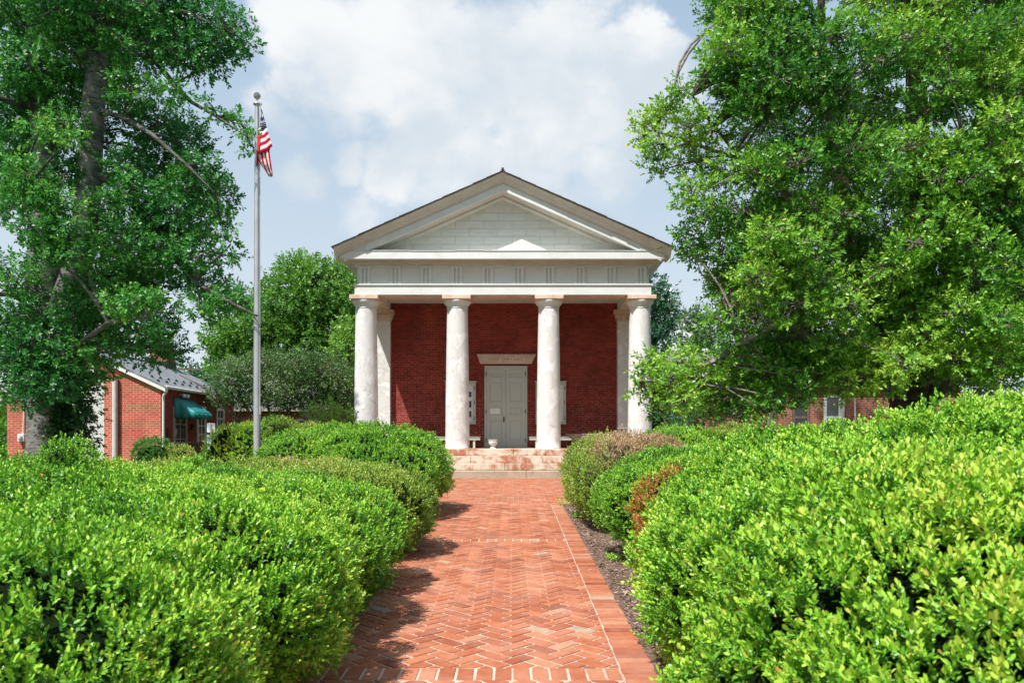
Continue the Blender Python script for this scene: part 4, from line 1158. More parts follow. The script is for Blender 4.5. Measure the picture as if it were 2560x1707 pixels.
# ------------------------------------------------------------------ shrubs
def billow(P, scale, seed): return np.abs(noise_np(P, scale, seed))*2-.75
def superell(c, r, n_exp=2.6, nu=96, nv=50, lump=.08, seed=0, zmin=-.75):
    """lumpy rounded body; returns verts, quads, normals source triangles"""
    th = np.linspace(0, 2*np.pi, nu, endpoint=False); ph = np.linspace(-.5*np.pi*.98, .5*np.pi, nv)
    T, F = np.meshgrid(th, ph); d = np.stack([np.cos(F)*np.cos(T), np.cos(F)*np.sin(T), np.sin(F)], -1).reshape(-1, 3)
    rr = (np.abs(d[:, 0]/r[0])**n_exp+np.abs(d[:, 1]/r[1])**n_exp+np.abs(d[:, 2]/r[2])**n_exp)**(-1/n_exp)
    P = d*rr[:, None]
    sz = np.clip(min(r)/.9, .35, 1.)
    P = P*(1+lump*.8*noise_np(P, 2.6, seed)+sz*lump*1.05*billow(P*np.array([1, 1, .62]), 5.2, seed+5)+sz*.35*lump*billow(P, 12, seed+8))[:, None]+np.array(c)
    i = np.arange(nv-1)[:, None]*nu; j = np.arange(nu)[None]
    a = (i+j).ravel(); b = (i+(j+1) % nu).ravel()
    Q = np.stack([a, b, b+nu, a+nu], 1)
    return P, Q
def tri_sample(P, Q, n):
    t_ = np.concatenate([Q[:, [0, 1, 2]], Q[:, [0, 2, 3]]])
    A, B, C = P[t_[:, 0]], P[t_[:, 1]], P[t_[:, 2]]
    cr = np.cross(B-A, C-A); ar = np.linalg.norm(cr, axis=1)
    k = rng.choice(len(t_), n, p=ar/ar.sum())
    u, v = rng.random(n), rng.random(n); fl = u+v > 1; u[fl], v[fl] = 1-u[fl], 1-v[fl]
    S = A[k]+(B[k]-A[k])*u[:, None]+(C[k]-A[k])*v[:, None]
    return S, unit(cr[k]), ar.sum()/2
CAMP = np.array([0, 0, EYE])
def shrub(name, label, cat, bodies, leafk, density, leafL, mat='boxwood_leaf', core='shrub_core_shade', group=None, hexa=False, tint0=.42, patches=(), nexp=2.6, lump=.105, orange=None, shoot=.06, per=9, ltint=.16, tuft=17.):
    """bodies: (x, y, rx, ry, top z[, base z]). density: shoots per square metre at the near side"""
    bx = np.mean([b[0] for b in bodies]); by = np.mean([b[1] for b in bodies])
    root = empty(name, (bx, by, gz(by)), label, cat, group)
    surf = []
    for i, b in enumerate(bodies):
        z0 = b[5] if len(b) > 5 else gz(b[1])+.04
        zc = (z0+b[4])/2; rz = (b[4]-z0)/2
        surf.append((np.array([b[0], b[1], zc]), np.array([b[2], b[3], rz]), superell((b[0], b[1], zc), (b[2], b[3], rz), nexp, lump=lump, seed=int(abs(b[0]*37+b[1]*91)))))
    VV, TT, npv = [], [], 4
    cv, cq, off = [], [], 0
    for i, (c, r, (P, Q)) in enumerate(surf):
        ns = int(density*12*max(r)**2)+50
        S, N, area = tri_sample(P, Q, int(density*4*np.pi*((r[0]*r[1])**1.6/3+(r[0]*r[2])**1.6/3+(r[1]*r[2])**1.6/3)**(1/1.6)*1.05))
        keep = np.ones(len(S), bool)
        for j, (c2, r2, _) in enumerate(surf):
            if j == i: continue
            f = (np.abs((S-c2)/r2)**nexp).sum(1)
            keep &= f > .86
        toc = unit(CAMP-S); fac = np.sum(N*toc, 1)
        keep &= (fac > -.25) | (rng.random(len(S)) < .35)
        S, N = S[keep], N[keep]
        nr = np.linalg.norm(S-CAMP, axis=1) < 4.6
        nr &= rng.random(len(S)) < .3
        S2 = S[nr]-N[nr]*rng.uniform(.03, .09, nr.sum())[:, None]+rnd(nr.sum(), .02)
        S, N = np.concatenate([S, S2]), np.concatenate([N, N[nr]])
        dist = np.linalg.norm(S-CAMP, axis=1)
        # gaps and tufts: push shoots in or out
        tf = billow(S, tuft, 3)+.35*noise_np(S, 7, 61)
        ok = (tf > -.38) | (rng.random(len(S)) < .22)
        S, N, tf = S[ok], N[ok], tf[ok]
        S = S+N*(rng.normal(0, .016, len(S))+.062*np.clip(tf, -.8, 1))[:, None]
        ax = N*.62+UP*.6+rnd(len(S), .30)
        bt = tint0+ltint*noise_np(S, 3.2, 21)+.10*noise_np(S, 9, 57)+rng.normal(0, .05, len(S))
        lf = leafL*rng.uniform(.85, 1.2, len(S))
        v, t_, npv = shoots(S, ax, shoot*rng.uniform(.7, 1.3, len(S)), per, lf, .46, bt, .42, spread=(64, 14), hexa=hexa)
        rare = rng.random(len(t_)) < .012; t_[rare] = rng.uniform(.9, 1, rare.sum())
        VV.append(v); TT.append(t_)
        Pc = P-unit(P-c)*min(.115, .2*min(r))
        cv.append(Pc); cq.append(Q+off); off += len(Pc)
    if core:
        o_ = np_mesh('shade_core', np.concatenate(cv), 4, core, root, faces=np.concatenate(cq))  # added dark hull, no modelled wood; its colour paints the shaded gaps
        o_.data.polygons.foreach_set('use_smooth', [True]*len(o_.data.polygons))
    V, T = np.concatenate(VV), np.concatenate(TT)
    # dead or off-colour areas: (centre, radius, material)
    cent = V.reshape(-1, npv, 3).mean(1); mask = np.zeros(len(cent), int)
    for k, (pc, pr, pm) in enumerate(patches):
        d_ = np.linalg.norm((cent-np.array(pc))/np.array(pr), axis=1)+.28*noise_np(cent, 9, 40+k)+rng.normal(0, .12, len(cent))
        mask[d_ < 1] = k+1
    o_ = np_mesh('foliage', V, npv, mat, root, T)
    if patches:
        for (_, _, pm) in patches: o_.data.materials.append(MATS[pm])
        o_.data.polygons.foreach_set('material_index', mask.astype(np.int32))
    return root

# left hedge, near run
shrub('boxwood_hedge', 'long glossy green boxwood hedge along the left side of the brick path', 'hedge',
      [(-1.88, 2.7, .95, 1.0, 1.04), (-1.90, 4.1, .97, 1.0, 1.05), (-1.97, 5.5, .95, 1.0, 1.03), (-1.97, 6.8, .96, .95, 1.02),
       (-3.1, 2.9, 1.1, 1.2, 1.14), (-3.1, 4.6, 1.1, 1.2, 1.12), (-3.15, 6.3, 1.1, 1.2, 1.06), (-3.1, 7.8, 1.1, 1.1, 1.02),
       (-4.5, 5.3, 1.1, 1.3, 1.25), (-4.4, 7.2, 1.1, 1.3, 1.14), (-5.6, 7.2, 1.1, 1.3, 1.12), (-3.62, 6.2, .2, .24, 1.32, .5), (-3.35, 8.1, .2, .25, 1.16, .5)],
      0, 2500, .0215, hexa=True, per=10, tint0=.58, nexp=2.25, lump=.13)
shrub('boxwood_shrub', 'olive tinged boxwood bush with browned tips, second from the far end of the left hedge', 'shrub',
      [(-1.92, 8.8, 1.0, 1.0, 1.07), (-2.3, 10.3, .9, .9, 1.02), (-3.1, 9.6, 1.0, 1.2, 1.06), (-4.2, 9.3, 1.0, 1.2, 1.05)],
      0, 1700, .025, mat='boxwood_yellow', tint0=.58, per=9, patches=[((-2.8, 9.8, 1.1), (.35, .5, .3), 'boxwood_brown')])
shrub('boxwood_shrub', 'large rounded green boxwood bush at the far end of the left hedge by the steps', 'shrub',
      [(-2.28, 13.0, 1.18, 1.3, 1.58), (-3.3, 13.3, 1.1, 1.3, 1.54), (-2.1, 11.95, .9, .8, 1.34)], 0, 1300, .028, tint0=.54, per=9, nexp=2.4, lump=.1, tuft=15.)
# right hedge, near run
shrub('boxwood_hedge', 'tall bright green boxwood hedge filling the right foreground beside the path', 'hedge',
      [(1.60, 2.35, .92, 1.0, 1.30), (1.72, 3.75, 1.0, 1.0, 1.34), (2.12, 5.2, 1.0, 1.0, 1.34),
       (2.85, 2.3, 1.0, 1.1, 1.58), (2.9, 3.9, 1.05, 1.1, 1.58), (2.95, 5.5, 1.05, 1.1, 1.44), (2.95, 7.1, 1.05, 1.1, 1.28), (3.2, 8.7, 1.0, 1.0, 1.22), (4.2, 4.6, 1.0, 1.5, 1.58), (4.2, 7.0, 1.0, 1.5, 1.42), (2.02, 6.3, .74, .6, 1.22)],
      0, 2700, .022, hexa=True, per=10, tint0=.60, nexp=2.3, lump=.13)
shrub('boxwood_shrub', 'green boxwood bush right of the path with an orange dead patch on its near edge', 'shrub',
      [(1.90, 8.3, .90, .98, 1.18), (2.7, 9.3, .9, 1.0, 1.24), (1.84, 7.15, .66, .5, 1.12)], 0, 1650, .025, tint0=.54, per=9,
      patches=[((1.22, 6.95, .50), (.2, .28, .6), 'boxwood_orange'), ((1.55, 7.1, 1.10), (.2, .2, .1), 'boxwood_orange')])
shrub('boxwood_shrub', 'half dead brown boxwood bush at the right path corner before the steps', 'shrub',
      [(1.74, 11.0, .86, 1.1, 1.42), (1.7, 12.2, .82, .9, 1.38)], 0, 1500, .025, tint0=.55, per=8, core='shrub_core_shade_brown', mat='boxwood_yellow',
      patches=[((1.98, 10.6, 1.25), (.85, 1.2, .62), 'boxwood_brown'), ((1.45, 10.0, .55), (.22, .5, .4), 'boxwood_orange')])
shrub('boxwood_shrub', 'low clipped green shrub behind the dead bush at the foot of the rightmost column', 'shrub',
      [(2.95, 13.6, .85, .9, 1.56), (2.7, 11.6, .8, .9, 1.30)], 0, 1200, .028, tint0=.55, per=8)
shrub('boxwood_shrub', 'yellow green shrub behind the right hedge, farther from the column than its neighbour', 'shrub',
      [(3.95, 13.8, .8, .9, 1.54), (4.3, 12.6, .7, .8, 1.36)], 0, 1200, .028, mat='boxwood_yellow', tint0=.58, per=8)
# clumpy shrub row behind the flagpole
rowx = [(-6.44, 17.5, .46, .65, 1.66), (-5.96, 17.5, .44, .65, 1.75), (-5.52, 17.6, .44, .65, 1.78)]
shrub('shrub', 'clumpy bright green conifer shrub left of the flagpole by the sign', 'shrub', rowx, 0, 1000, .028, mat='boxwood_leaf', tint0=.70, lump=.17, per=8, nexp=2.3)
shrub('shrub', 'clumpy yellowish green conifer shrub just right of the flagpole foot', 'shrub',
      [(-5.05, 17.4, .48, .7, 1.77), (-4.6, 17.1, .44, .7, 1.68)], 0, 1000, .028, mat='boxwood_yellow', tint0=.72, lump=.17, per=8, nexp=2.3)
shrub('shrub', 'dark green rounded shrub between the flagpole shrubs and the leftmost column', 'shrub',
      [(-4.3, 16.6, .52, .7, 1.60), (-3.75, 17.0, .52, .6, 1.68)], 0, 800, .030, mat='boxwood_dark', tint0=.55, lump=.17, per=8, nexp=2.3)
shrub('shrub', 'small round dark green shrub showing above the left hedge near the downspout', 'shrub',
      [(-7.25, 15.5, .34, .34, 1.38, .7)], 0, 1800, .028, mat='boxwood_dark', tint0=.62, per=8)
shrub('shrub', 'small browning shrub beside the round dark shrub above the left hedge', 'shrub',
      [(-6.85, 15.6, .3, .3, 1.25, .6)], 0, 1500, .028, mat='boxwood_yellow', tint0=.7, per=8)
# weeds in the bed
for (x, y, s_, lab) in ((1.16, 4.75, .11, 'small green weed sprouting in the mulch in the foreground'), (.98, 13.9, .14, 'tuft of pale green weeds at the path corner'), (1.02, 12.0, .07, 'tiny weed on the mulch near the half dead bush'), (1.08, 8.1, .06, 'tiny green weed on the path edge beside the orange patched bush')):
    root = None
    n = 26
    S = np.stack([x+rng.normal(0, s_*.5, n), y+rng.normal(0, s_*.6, n), np.full(n, gz(y)+.01)], 1)
    v, t_, k_ = shoots(S, UP+rnd(n, .45), s_, 6, .035, .45, np.full(n, .68), .2)
    o_ = np_mesh('weed', v, k_, 'boxwood_leaf', None, t_); tag(o_, lab, 'weed')

# ------------------------------------------------------------------ trees
def twigs_np(p0, p1, p2, r0, r2):
    n = len(p0); V = np.zeros((n, 9, 3))
    d = unit(p2-p0); a = unit(np.cross(d, rnd(n))); b = np.cross(d, a)
    for i, (p, r) in enumerate(((p0, r0), (p1, (r0+r2)/2), (p2, r2))):
        for k in range(3):
            an = 2*np.pi*k/3; V[:, i*3+k] = p+(a*np.cos(an)+b*np.sin(an))*(r if np.isscalar(r) else r[:, None])
    F = []
    for i in range(2):
        for k in range(3): F.append([i*3+k, i*3+(k+1) % 3, (i+1)*3+(k+1) % 3, (i+1)*3+k])
    F = np.array(F)[None]+(np.arange(n)*9)[:, None, None]
    return V.reshape(-1, 3), F.reshape(-1, 4)
def limb_pts(a, b, sag=.1, n=7, wig=.12):
    a, b = Vector(a), Vector(b); L = (b-a).length; out = []
    o1 = Vector((random.uniform(0, 99), 0, 0))
    for i in range(n):
        s_ = i/(n-1); p_ = a.lerp(b, s_)+Vector((0, 0, sag*L*math.sin(math.pi*s_)))
        if 0 < i < n-1: p_ += Vector((noise.noise(p_*.9+o1), noise.noise(p_*.9+o1*2), noise.noise(p_*.9+o1*3)))*wig*L
        out.append(p_)
    return out
def tree(name, label, base, stems, limbs, clumps, leafmat_, barkmat, leafL, spray_per_m2, per=11, tint0=.45, spray=.18, twig_frac=.35, twigmat='twig_bark', group=None, cat='tree', droop=.25, tier=.62, auto_limb=True, rim=.5, limb_r=.05, aspect=.5, clump_tint=.14, limbmat=None):
    """stems: list of (points, radii). limbs: same, drawn by hand. clumps: (centre, radii, density factor, tint shift)"""
    root = empty(name, base, label, cat, group)
    tb = MB()
    for (pts, rad) in stems: tb.tube(pts, rad, 14, wob=.16)
    tb.build('trunk', barkmat, root, uv=False)
    lbm = MB(); nodes = [Vector(p) for (pts, _) in stems for p in pts[1:]]
    for (pts, rad) in limbs:
        lbm.tube(pts, rad, 8, wob=.1); nodes += [Vector(p) for p in pts[1:]]
    SS, AXs, TTs, TW = [], [], [], []
    for (c, r, dens, tsh) in clumps:
        c = np.array(c); r = np.array(r)
        area = 4*np.pi*((r[0]*r[1])**1.6/3+(r[0]*r[2])**1.6/3+(r[1]*r[2])**1.6/3)**(1/1.6)
        n = max(6, int(area*spray_per_m2*dens))
        d = unit(rnd(n)); f = rim+(1-rim)*rng.random(n)**.6
        f *= 1+.22*noise_np(c+d*r, 3.5, 5)
        S = c+d*r*f[:, None]
        S[:, 2] += (noise_np(S, 1.9, 9)*.12)
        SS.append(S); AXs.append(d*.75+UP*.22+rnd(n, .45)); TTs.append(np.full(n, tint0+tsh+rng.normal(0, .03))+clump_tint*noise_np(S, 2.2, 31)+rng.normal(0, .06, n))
        k = rng.random(n) < twig_frac
        if k.any(): TW.append((np.broadcast_to(c+d[k]*r*.12, (k.sum(), 3)), S[k]))
        if auto_limb:
            cv_ = Vector(c); below = [q for q in nodes if q.z < cv_.z+.6] or nodes
            nb = min(below, key=lambda q: (q-cv_).length+max(0, q.z-cv_.z)*.6)
            L = (nb-cv_).length
            pts = limb_pts(nb, cv_, .07, 7, .09); r0 = min(limb_r, .012+.014*L)
            lbm.tube(pts, [r0*(1-.75*i/6)+.006 for i in range(7)], 6)
    if lbm.v: lbm.build('limbs', limbmat or (twigmat if auto_limb == 2 else barkmat), root, uv=False)
    S, AX, T0 = map(np.concatenate, (SS, AXs, TTs))
    v, t_, k_ = shoots(S, AX, spray*rng.uniform(.6, 1.3, len(S)), per, leafL*rng.uniform(.8, 1.2, len(S)), aspect, T0, .16, spread=(80, 25), droop=droop)
    rare = rng.random(len(t_)) < .006; t_[rare] = rng.uniform(.92, 1, rare.sum())
    np_mesh('crown', v, k_, leafmat_, root, t_)
    if TW:
        p0 = np.concatenate([a for a, _ in TW]); p2 = np.concatenate([b for _, b in TW])
        p1 = (p0+p2)/2+rnd(len(p0), .05); p1[:, 2] += .03
        V, F = twigs_np(p0, p1, p2, .012*np.ones(len(p0)), .005*np.ones(len(p0)))
        np_mesh('twigs', V, 4, twigmat, root, faces=F)
    return root
def cl(u, v, d, ru, rv, rd=None, dens=1., ts=0.):
    k = 1.0884/1912*d
    return (px(u, v, d), (ru*k, (rd if rd else (ru+rv)/2*k), rv*k), dens, ts)
PX = lambda u, v, d=17.: px(u, v, d)

# left big tree ------------------------------------------------
D = 17.5
stemA = [(px(118, 1090, D)), px(118, 1030, D), px(117, 960, D), px(110, 860, D), px(103, 740, D), px(100, 620, D), px(103, 500, D), px(108, 390, D), px(96, 250, D), px(88, 100, D), px(86, -60, D), px(90, -260, D+.2)]
radA = [0.634, 0.494, 0.457, 0.450, 0.418, 0.348, 0.298, 0.267, 0.247, 0.228, 0.197, 0.102]
stemB = [px(118, 800, D-.05), px(140, 720, D-.1), px(170, 640, D-.2), px(192, 560, D-.3), px(203, 450, D-.35), px(211, 330, D-.4), px(218, 200, D-.4), px(226, 80, D-.4), px(232, -60, D-.3), px(240, -260, D)]
radB = [0.292, 0.311, 0.298, 0.279, 0.263, 0.247, 0.228, 0.206, 0.177, 0.089]
limbsL = [([px(232, 405, D-.4), px(270, 425, D-.5), px(310, 475, D-.5), px(345, 530, D-.4), px(400, 590, D-.4), px(450, 650, D-.7), px(520, 690, D-1.2), px(590, 725, D-1.6)], [0.092, 0.087, 0.077, 0.071, 0.062, 0.050, 0.037, 0.016]),
          ([px(225, 30, D-.4), px(290, 60, D-.7), px(345, 125, D-.8), px(400, 195, D-.9), px(440, 235, D-.9), px(500, 270, D-1.2), px(580, 322, D-1.7)], [0.083, 0.073, 0.064, 0.055, 0.041, 0.028, 0.012]),
          ([px(215, 250, D-.4), px(280, 270, D-.9), px(350, 310, D-1.3), px(430, 380, D-1.5), px(490, 440, D-1.6)], [0.064, 0.055, 0.046, 0.032, 0.013]),
          ([px(228, 60, D-.4), px(330, 20, D-1), px(430, 30, D-1.3), px(540, 80, D-1.5)], [0.073, 0.059, 0.041, 0.013]),
          ([px(100, 690, D), px(60, 690, D-.5), px(20, 675, D-.8), px(-40, 680, D-1)], [0.101, 0.083, 0.064, 0.037]),
          ([px(100, 560, D-.2), px(80, 530, D-.7), px(60, 500, D-1.1), px(90, 460, D-1.5), px(60, 430, D-1.7)], [0.046, 0.041, 0.032, 0.022, 0.012]),
          ([px(95, 250, D), px(40, 240, D-.6), px(-30, 215, D-1)], [0.083, 0.064, 0.046]),
          ([px(110, 840, D-.2), px(170, 800, D-1), px(250, 740, D-1.6), px(340, 730, D-2)], [0.083, 0.068, 0.046, 0.018])]
cL = []
L_ = [(30, 40, 80, 70), (130, 20, 70, 60), (250, 30, 90, 70), (350, 20, 90, 60), (450, 40, 80, 60), (520, 70, 55, 55), (565, 105, 28, 24), (420, 120, 70, 45), (330, 120, 80, 50), (280, 100, 60, 50),
      (170, 130, 70, 55), (60, 150, 80, 60), (30, 230, 70, 45), (130, 220, 60, 45), (250, 180, 50, 45), (300, 215, 55, 45), (390, 200, 40, 30), (470, 165, 40, 25), (500, 130, 45, 28),
      (150, 290, 55, 45), (60, 300, 70, 50), (290, 300, 60, 50), (360, 290, 50, 40), (420, 300, 45, 40), (445, 350, 45, 45), (370, 370, 60, 40), (300, 390, 50, 45),
      (470, 400, 50, 45), (500, 450, 45, 45), (430, 440, 55, 40), (505, 510, 32, 35), (530, 560, 18, 32), (545, 590, 10, 10), (470, 500, 45, 40), (400, 490, 55, 40), (340, 470, 50, 45),
      (545, 285, 30, 20), (572, 315, 22, 20), (592, 345, 12, 16), (510, 265, 25, 14), (480, 235, 20, 14),
      (290, 560, 55, 50), (330, 610, 60, 45), (260, 640, 60, 40), (390, 560, 45, 40), (410, 610, 45, 35), (440, 640, 38, 28), (480, 665, 45, 32), (520, 690, 40, 30), (555, 705, 32, 32), (580, 735, 18, 18), (490, 725, 22, 24),
      (40, 380, 70, 40), (30, 640, 60, 50), (20, 760, 60, 50), (60, 830, 70, 45), (30, 885, 50, 36), (60, 910, 35, 20), (120, 860, 70, 50), (180, 830, 70, 45), (180, 862, 50, 24), (265, 865, 20, 8), (160, 760, 70, 50),
      (220, 700, 75, 45), (300, 690, 60, 40), (350, 720, 50, 40), (310, 760, 65, 40), (380, 760, 32, 32), (395, 800, 22, 26), (350, 800, 40, 22), (240, 800, 60, 30), (220, 760, 55, 35), (290, 640, 45, 30), (360, 655, 40, 25),
      (150, 400, 45, 40), (240, 470, 40, 30), (30, 480, 55, 40),
      (90, 60, 50, 45), (85, 170, 55, 45), (110, 320, 50, 40), (225, 100, 55, 45), (215, 200, 50, 40), (200, 285, 45, 35), (300, 440, 45, 35), (330, 520, 45, 35), (365, 575, 45, 30), (450, 590, 40, 35), (470, 560, 35, 30), (420, 540, 45, 35), (270, 540, 40, 40), (505, 610, 12, 20), (540, 690, 35, 26), (595, 710, 16, 16), (460, 700, 40, 26)]
for (u, v, a, b) in ((110, 770, 55, 40), (60, 800, 50, 40), (150, 810, 55, 40), (100, 860, 60, 40), (70, 915, 40, 24), (140, 890, 45, 26), (170, 700, 45, 40), (200, 650, 45, 35), (60, 720, 45, 35)):
    cL.append(cl(u, v, D-1.0, a, b, None, 1.0, -.03))
for i, (u, v, a, b) in enumerate(L_):
    dd_ = D+(random.choice((-1.4, -1.1, -.8)) if (u > 330 and v < 270) else random.choice((-.9, -.5, 0, .5, 1.1)))-(1.6 if (v > 640 and u > 500) or (u > 535 and 250 < v < 340) else .8 if (v > 640 and u > 430) else 0); 
    cL.append(cl(u, v, dd_, a, b, None, 1.0 if a > 35 else .8, 0))
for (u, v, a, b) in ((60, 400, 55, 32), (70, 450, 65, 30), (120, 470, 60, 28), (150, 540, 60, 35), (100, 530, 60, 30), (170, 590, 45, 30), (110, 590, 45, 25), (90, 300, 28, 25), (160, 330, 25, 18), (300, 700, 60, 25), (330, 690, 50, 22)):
    cL.append(cl(u, v, D-1.9, a, b, None, 1.1, .15))      # sunlit clumps, the sun's brightness put into a paler tint
for k in range(10):           # hidden and outside parts of the crown, above and to the left
    u, v = random.uniform(-80, 230), random.uniform(-150, -20)
    cL.append(cl(u, v, D+random.uniform(-2.2, 2.2), 95, 75, None, .7, 0))
for k in range(10):
    cL.append(cl(random.uniform(-300, -30), random.uniform(640, 880), D+random.uniform(-2, 2), 90, 70, None, .7, 0))
for k in range(26):           # back of the crown
    cL.append(cl(random.uniform(0, 420), random.uniform(0, 820), D+random.uniform(.8, 2.2), 70, 55, None, .45, -.05))
lt = tree('broadleaf_tree', 'large dark green broadleaf tree with grey trunk in the left foreground', (px(118, 1090, D).x, D, gz(D)), [(stemA, radA), (stemB, radB)], limbsL, cL,
     'tree_leaf_deep', 'grey_bark', .090, 50, per=10, tint0=.50, spray=.21, twig_frac=.12, droop=.35, rim=.35, limb_r=.038, limbmat='limb_bark')
# ivy on its trunk
iv = []
n = 900
tt = rng.random(n); zz = px(0, 1040, D).z+(px(0, 880, D).z-px(0, 1040, D).z)*tt
an = rng.uniform(-1.25, .3, n); rr_ = .49+np.abs(rng.normal(0, .10, n))*(1+1.6*(an > -.6))
S = np.stack([px(118, 0, D).x+rr_*np.cos(an), D+rr_*np.sin(an), zz], 1)
keep = (an > -1.0) | (rng.random(n) < .25); S = S[keep]; an = an[keep]
v, t_, k_ = shoots(S, np.stack([np.cos(an), np.sin(an), -.2+0*an], 1)+rnd(len(S), .4), .15, 7, .072, .75, np.full(len(S), .5)+rng.normal(0, .15, len(S)), .1, droop=.4)
o_ = np_mesh('ivy', v, k_, 'ivy_leaf', None, t_); tag(o_, 'dark ivy climbing the grey trunk of the large left tree', 'ivy')

# right big tree ------------------------------------------------
D = 16.5
bx_, by_ = px(2080, 1000, D).x, D
sR = []
def stem(pts, r0, r1): sR.append((pts, [r0+(r1-r0)*i/(len(pts)-1) for i in range(len(pts))]))
stem([Vector((bx_, by_, .1)), px(2085, 900, D), px(2095, 700, D), px(2110, 450, D+.1), px(2105, 200, D+.2), px(2095, -50, D+.2), px(2090, -350, D+.3)], .42, .10)
stem([px(2085, 940, D), px(2150, 750, D+.2), px(2230, 500, D+.4), px(2260, 250, D+.5), px(2275, 0, D+.5), px(2290, -300, D+.5)], .27, .08)
stem([px(2085, 960, D), px(2010, 760, D+.3), px(1960, 560, D+.4), px(1920, 350, D+.3), px(1890, 120, D+.3), px(1880, -150, D+.3)], .25, .06)
stem([px(2090, 960, D), px(2230, 800, D+.6), px(2330, 560, D+.8), px(2350, 250, D+1), px(2360, 0, D+1)], .24, .08)
limbsR = [([px(2070, 860, D), px(2020, 822, D-.6), px(1975, 808, D-1.0), px(1930, 790, D-1.3), px(1885, 792, D-1.6), px(1845, 770, D-2.1), px(1815, 742, D-2.5), px(1765, 752, D-2.5), px(1710, 785, D-2.3), px(1640, 830, D-1.9), px(1540, 870, D-2), px(1470, 875, D-2)], [.15, .13, .11, .10, .09, .08, .07, .06, .05, .04, .025, .012]),
          ([px(1980, 640, D+.3), px(1880, 520, D-.6), px(1780, 420, D-1.2), px(1680, 360, D-1.4), px(1590, 330, D-1.5), px(1500, 300, D-1.6)], [.10, .08, .06, .045, .03, .012]),
          ([px(2060, 820, D), px(2120, 640, D-1.5), px(2180, 560, D-2.2), px(2240, 450, D-2.6)], [.10, .08, .05, .02]),
          ([px(1700, 365, D-1.4), px(1640, 290, D-1.4), px(1590, 220, D-1.5), px(1550, 195, D-1.5)], [.04, .03, .02, .01]),
          ([px(2090, 860, D), px(2180, 700, D-1.8), px(2260, 470, D-2.4), px(2310, 430, D-2.4)], [.10, .08, .055, .02])]
cR = []
R_ = [# left outline
      (1700, 30, 60, 50), (1680, 110, 50, 50), (1700, 190, 60, 50), (1640, 170, 28, 22), (1620, 190, 22, 14), (1560, 210, 24, 26), (1540, 250, 40, 30), (1495, 285, 36, 30), (1480, 310, 26, 24), (1520, 330, 40, 28), (1500, 370, 28, 24), (1515, 395, 16, 12), (1580, 300, 40, 40), (1600, 370, 50, 40), (1640, 300, 55, 45),
      (1590, 440, 45, 40), (1620, 500, 55, 45), (1580, 560, 38, 35), (1600, 600, 32, 25), (1660, 580, 50, 45), (1640, 650, 26, 24), (1680, 690, 50, 40), (1640, 730, 30, 25), (1700, 760, 45, 35),
      # low bough
      (1480, 860, 28, 26), (1500, 830, 35, 26), (1475, 900, 22, 28), (1500, 940, 18, 14), (1540, 870, 45, 35), (1560, 830, 45, 32), (1600, 810, 45, 32), (1610, 870, 50, 40), (1570, 920, 45, 28), (1660, 850, 50, 40), (1650, 920, 55, 32), (1720, 880, 55, 40), (1720, 940, 45, 25), (1780, 850, 55, 45), (1790, 920, 55, 35), (1850, 890, 50, 35), (1860, 830, 45, 35), (1740, 820, 50, 30), (1800, 800, 40, 22), (1950, 880, 50, 35), (2010, 860, 55, 40), (1640, 130, 30, 30), (1655, 90, 30, 30), (1880, 870, 45, 30), (2040, 890, 45, 25), (1990, 820, 50, 35), (1900, 800, 50, 35), (1930, 840, 45, 30), (1690, 950, 40, 18), (1760, 945, 40, 16)]
for (u, v, a, b) in R_: cR.append(cl(u, v, D-1.9+random.uniform(-.7, .7), a, b, None, 1.0, 0))
random.seed(21)
# main crown: clumps over a big rounded body, three depth shells
k = 0
while k < 130:
    u, v = random.uniform(1660, 2420), random.uniform(-60, 860)
    if u < 1660+max(0, (v-650))*.55: continue
    e = ((u-2050)/430)**2+((v-350)/620)**2
    if e > 1.05: continue
    front = math.sqrt(max(0, 1.08-e))
    if v > 560 and 2010 < u < 2230 and random.random() < .3: continue          # dark hollow low in the middle
    if 430 < v < 560 and 1930 < u < 2120 and random.random() < .2: continue
    cR.append(cl(u, v, D-.6-2.6*front+random.uniform(-.3, .6), random.uniform(48, 78), random.uniform(26, 42), None, 1.05, random.choice((-.12, 0, 0, .08)))); k += 1
for k in range(70):           # inner and back foliage, crown shade put into a darker tint
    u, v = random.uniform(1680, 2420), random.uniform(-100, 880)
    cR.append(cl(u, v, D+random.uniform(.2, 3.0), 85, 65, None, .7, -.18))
for (u, v, a, b) in ((2250, 560, 60, 40), (2180, 520, 60, 40), (2300, 480, 50, 40), (2240, 640, 65, 45), (2310, 620, 55, 45), (2200, 720, 65, 40), (2290, 740, 65, 45), (2330, 680, 40, 40), (2120, 780, 60, 35), (2200, 830, 65, 35), (2290, 840, 65, 40), (2340, 780, 40, 40), (2100, 560, 50, 30), (2080, 840, 50, 30), (2240, 330, 60, 40), (2270, 180, 60, 40), (2300, 280, 50, 40), (2330, 380, 45, 40), (2150, 420, 50, 32), (2380, 820, 60, 50), (2380, 600, 60, 50), (1890, 640, 60, 35), (1940, 700, 60, 32), (1830, 700, 60, 40), (1800, 620, 55, 38), (1860, 560, 55, 35), (1780, 540, 60, 40), (1730, 640, 55, 38)):
    cR.append(cl(u, v, D-3.1+random.uniform(-.4, .4), a, b, None, 1.1, .06))  # front-lit clumps, brightness put into the leaf tint
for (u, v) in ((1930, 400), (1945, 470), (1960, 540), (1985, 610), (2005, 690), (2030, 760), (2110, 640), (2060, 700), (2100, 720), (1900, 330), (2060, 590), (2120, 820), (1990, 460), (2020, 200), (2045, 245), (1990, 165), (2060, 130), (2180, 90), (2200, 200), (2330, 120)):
    cR.append(cl(u, v, D-1.3+random.uniform(-.3, .3), 52, 42, None, .9, -.1))  # filler around the stems, tint darkened to paint the shaded hollow
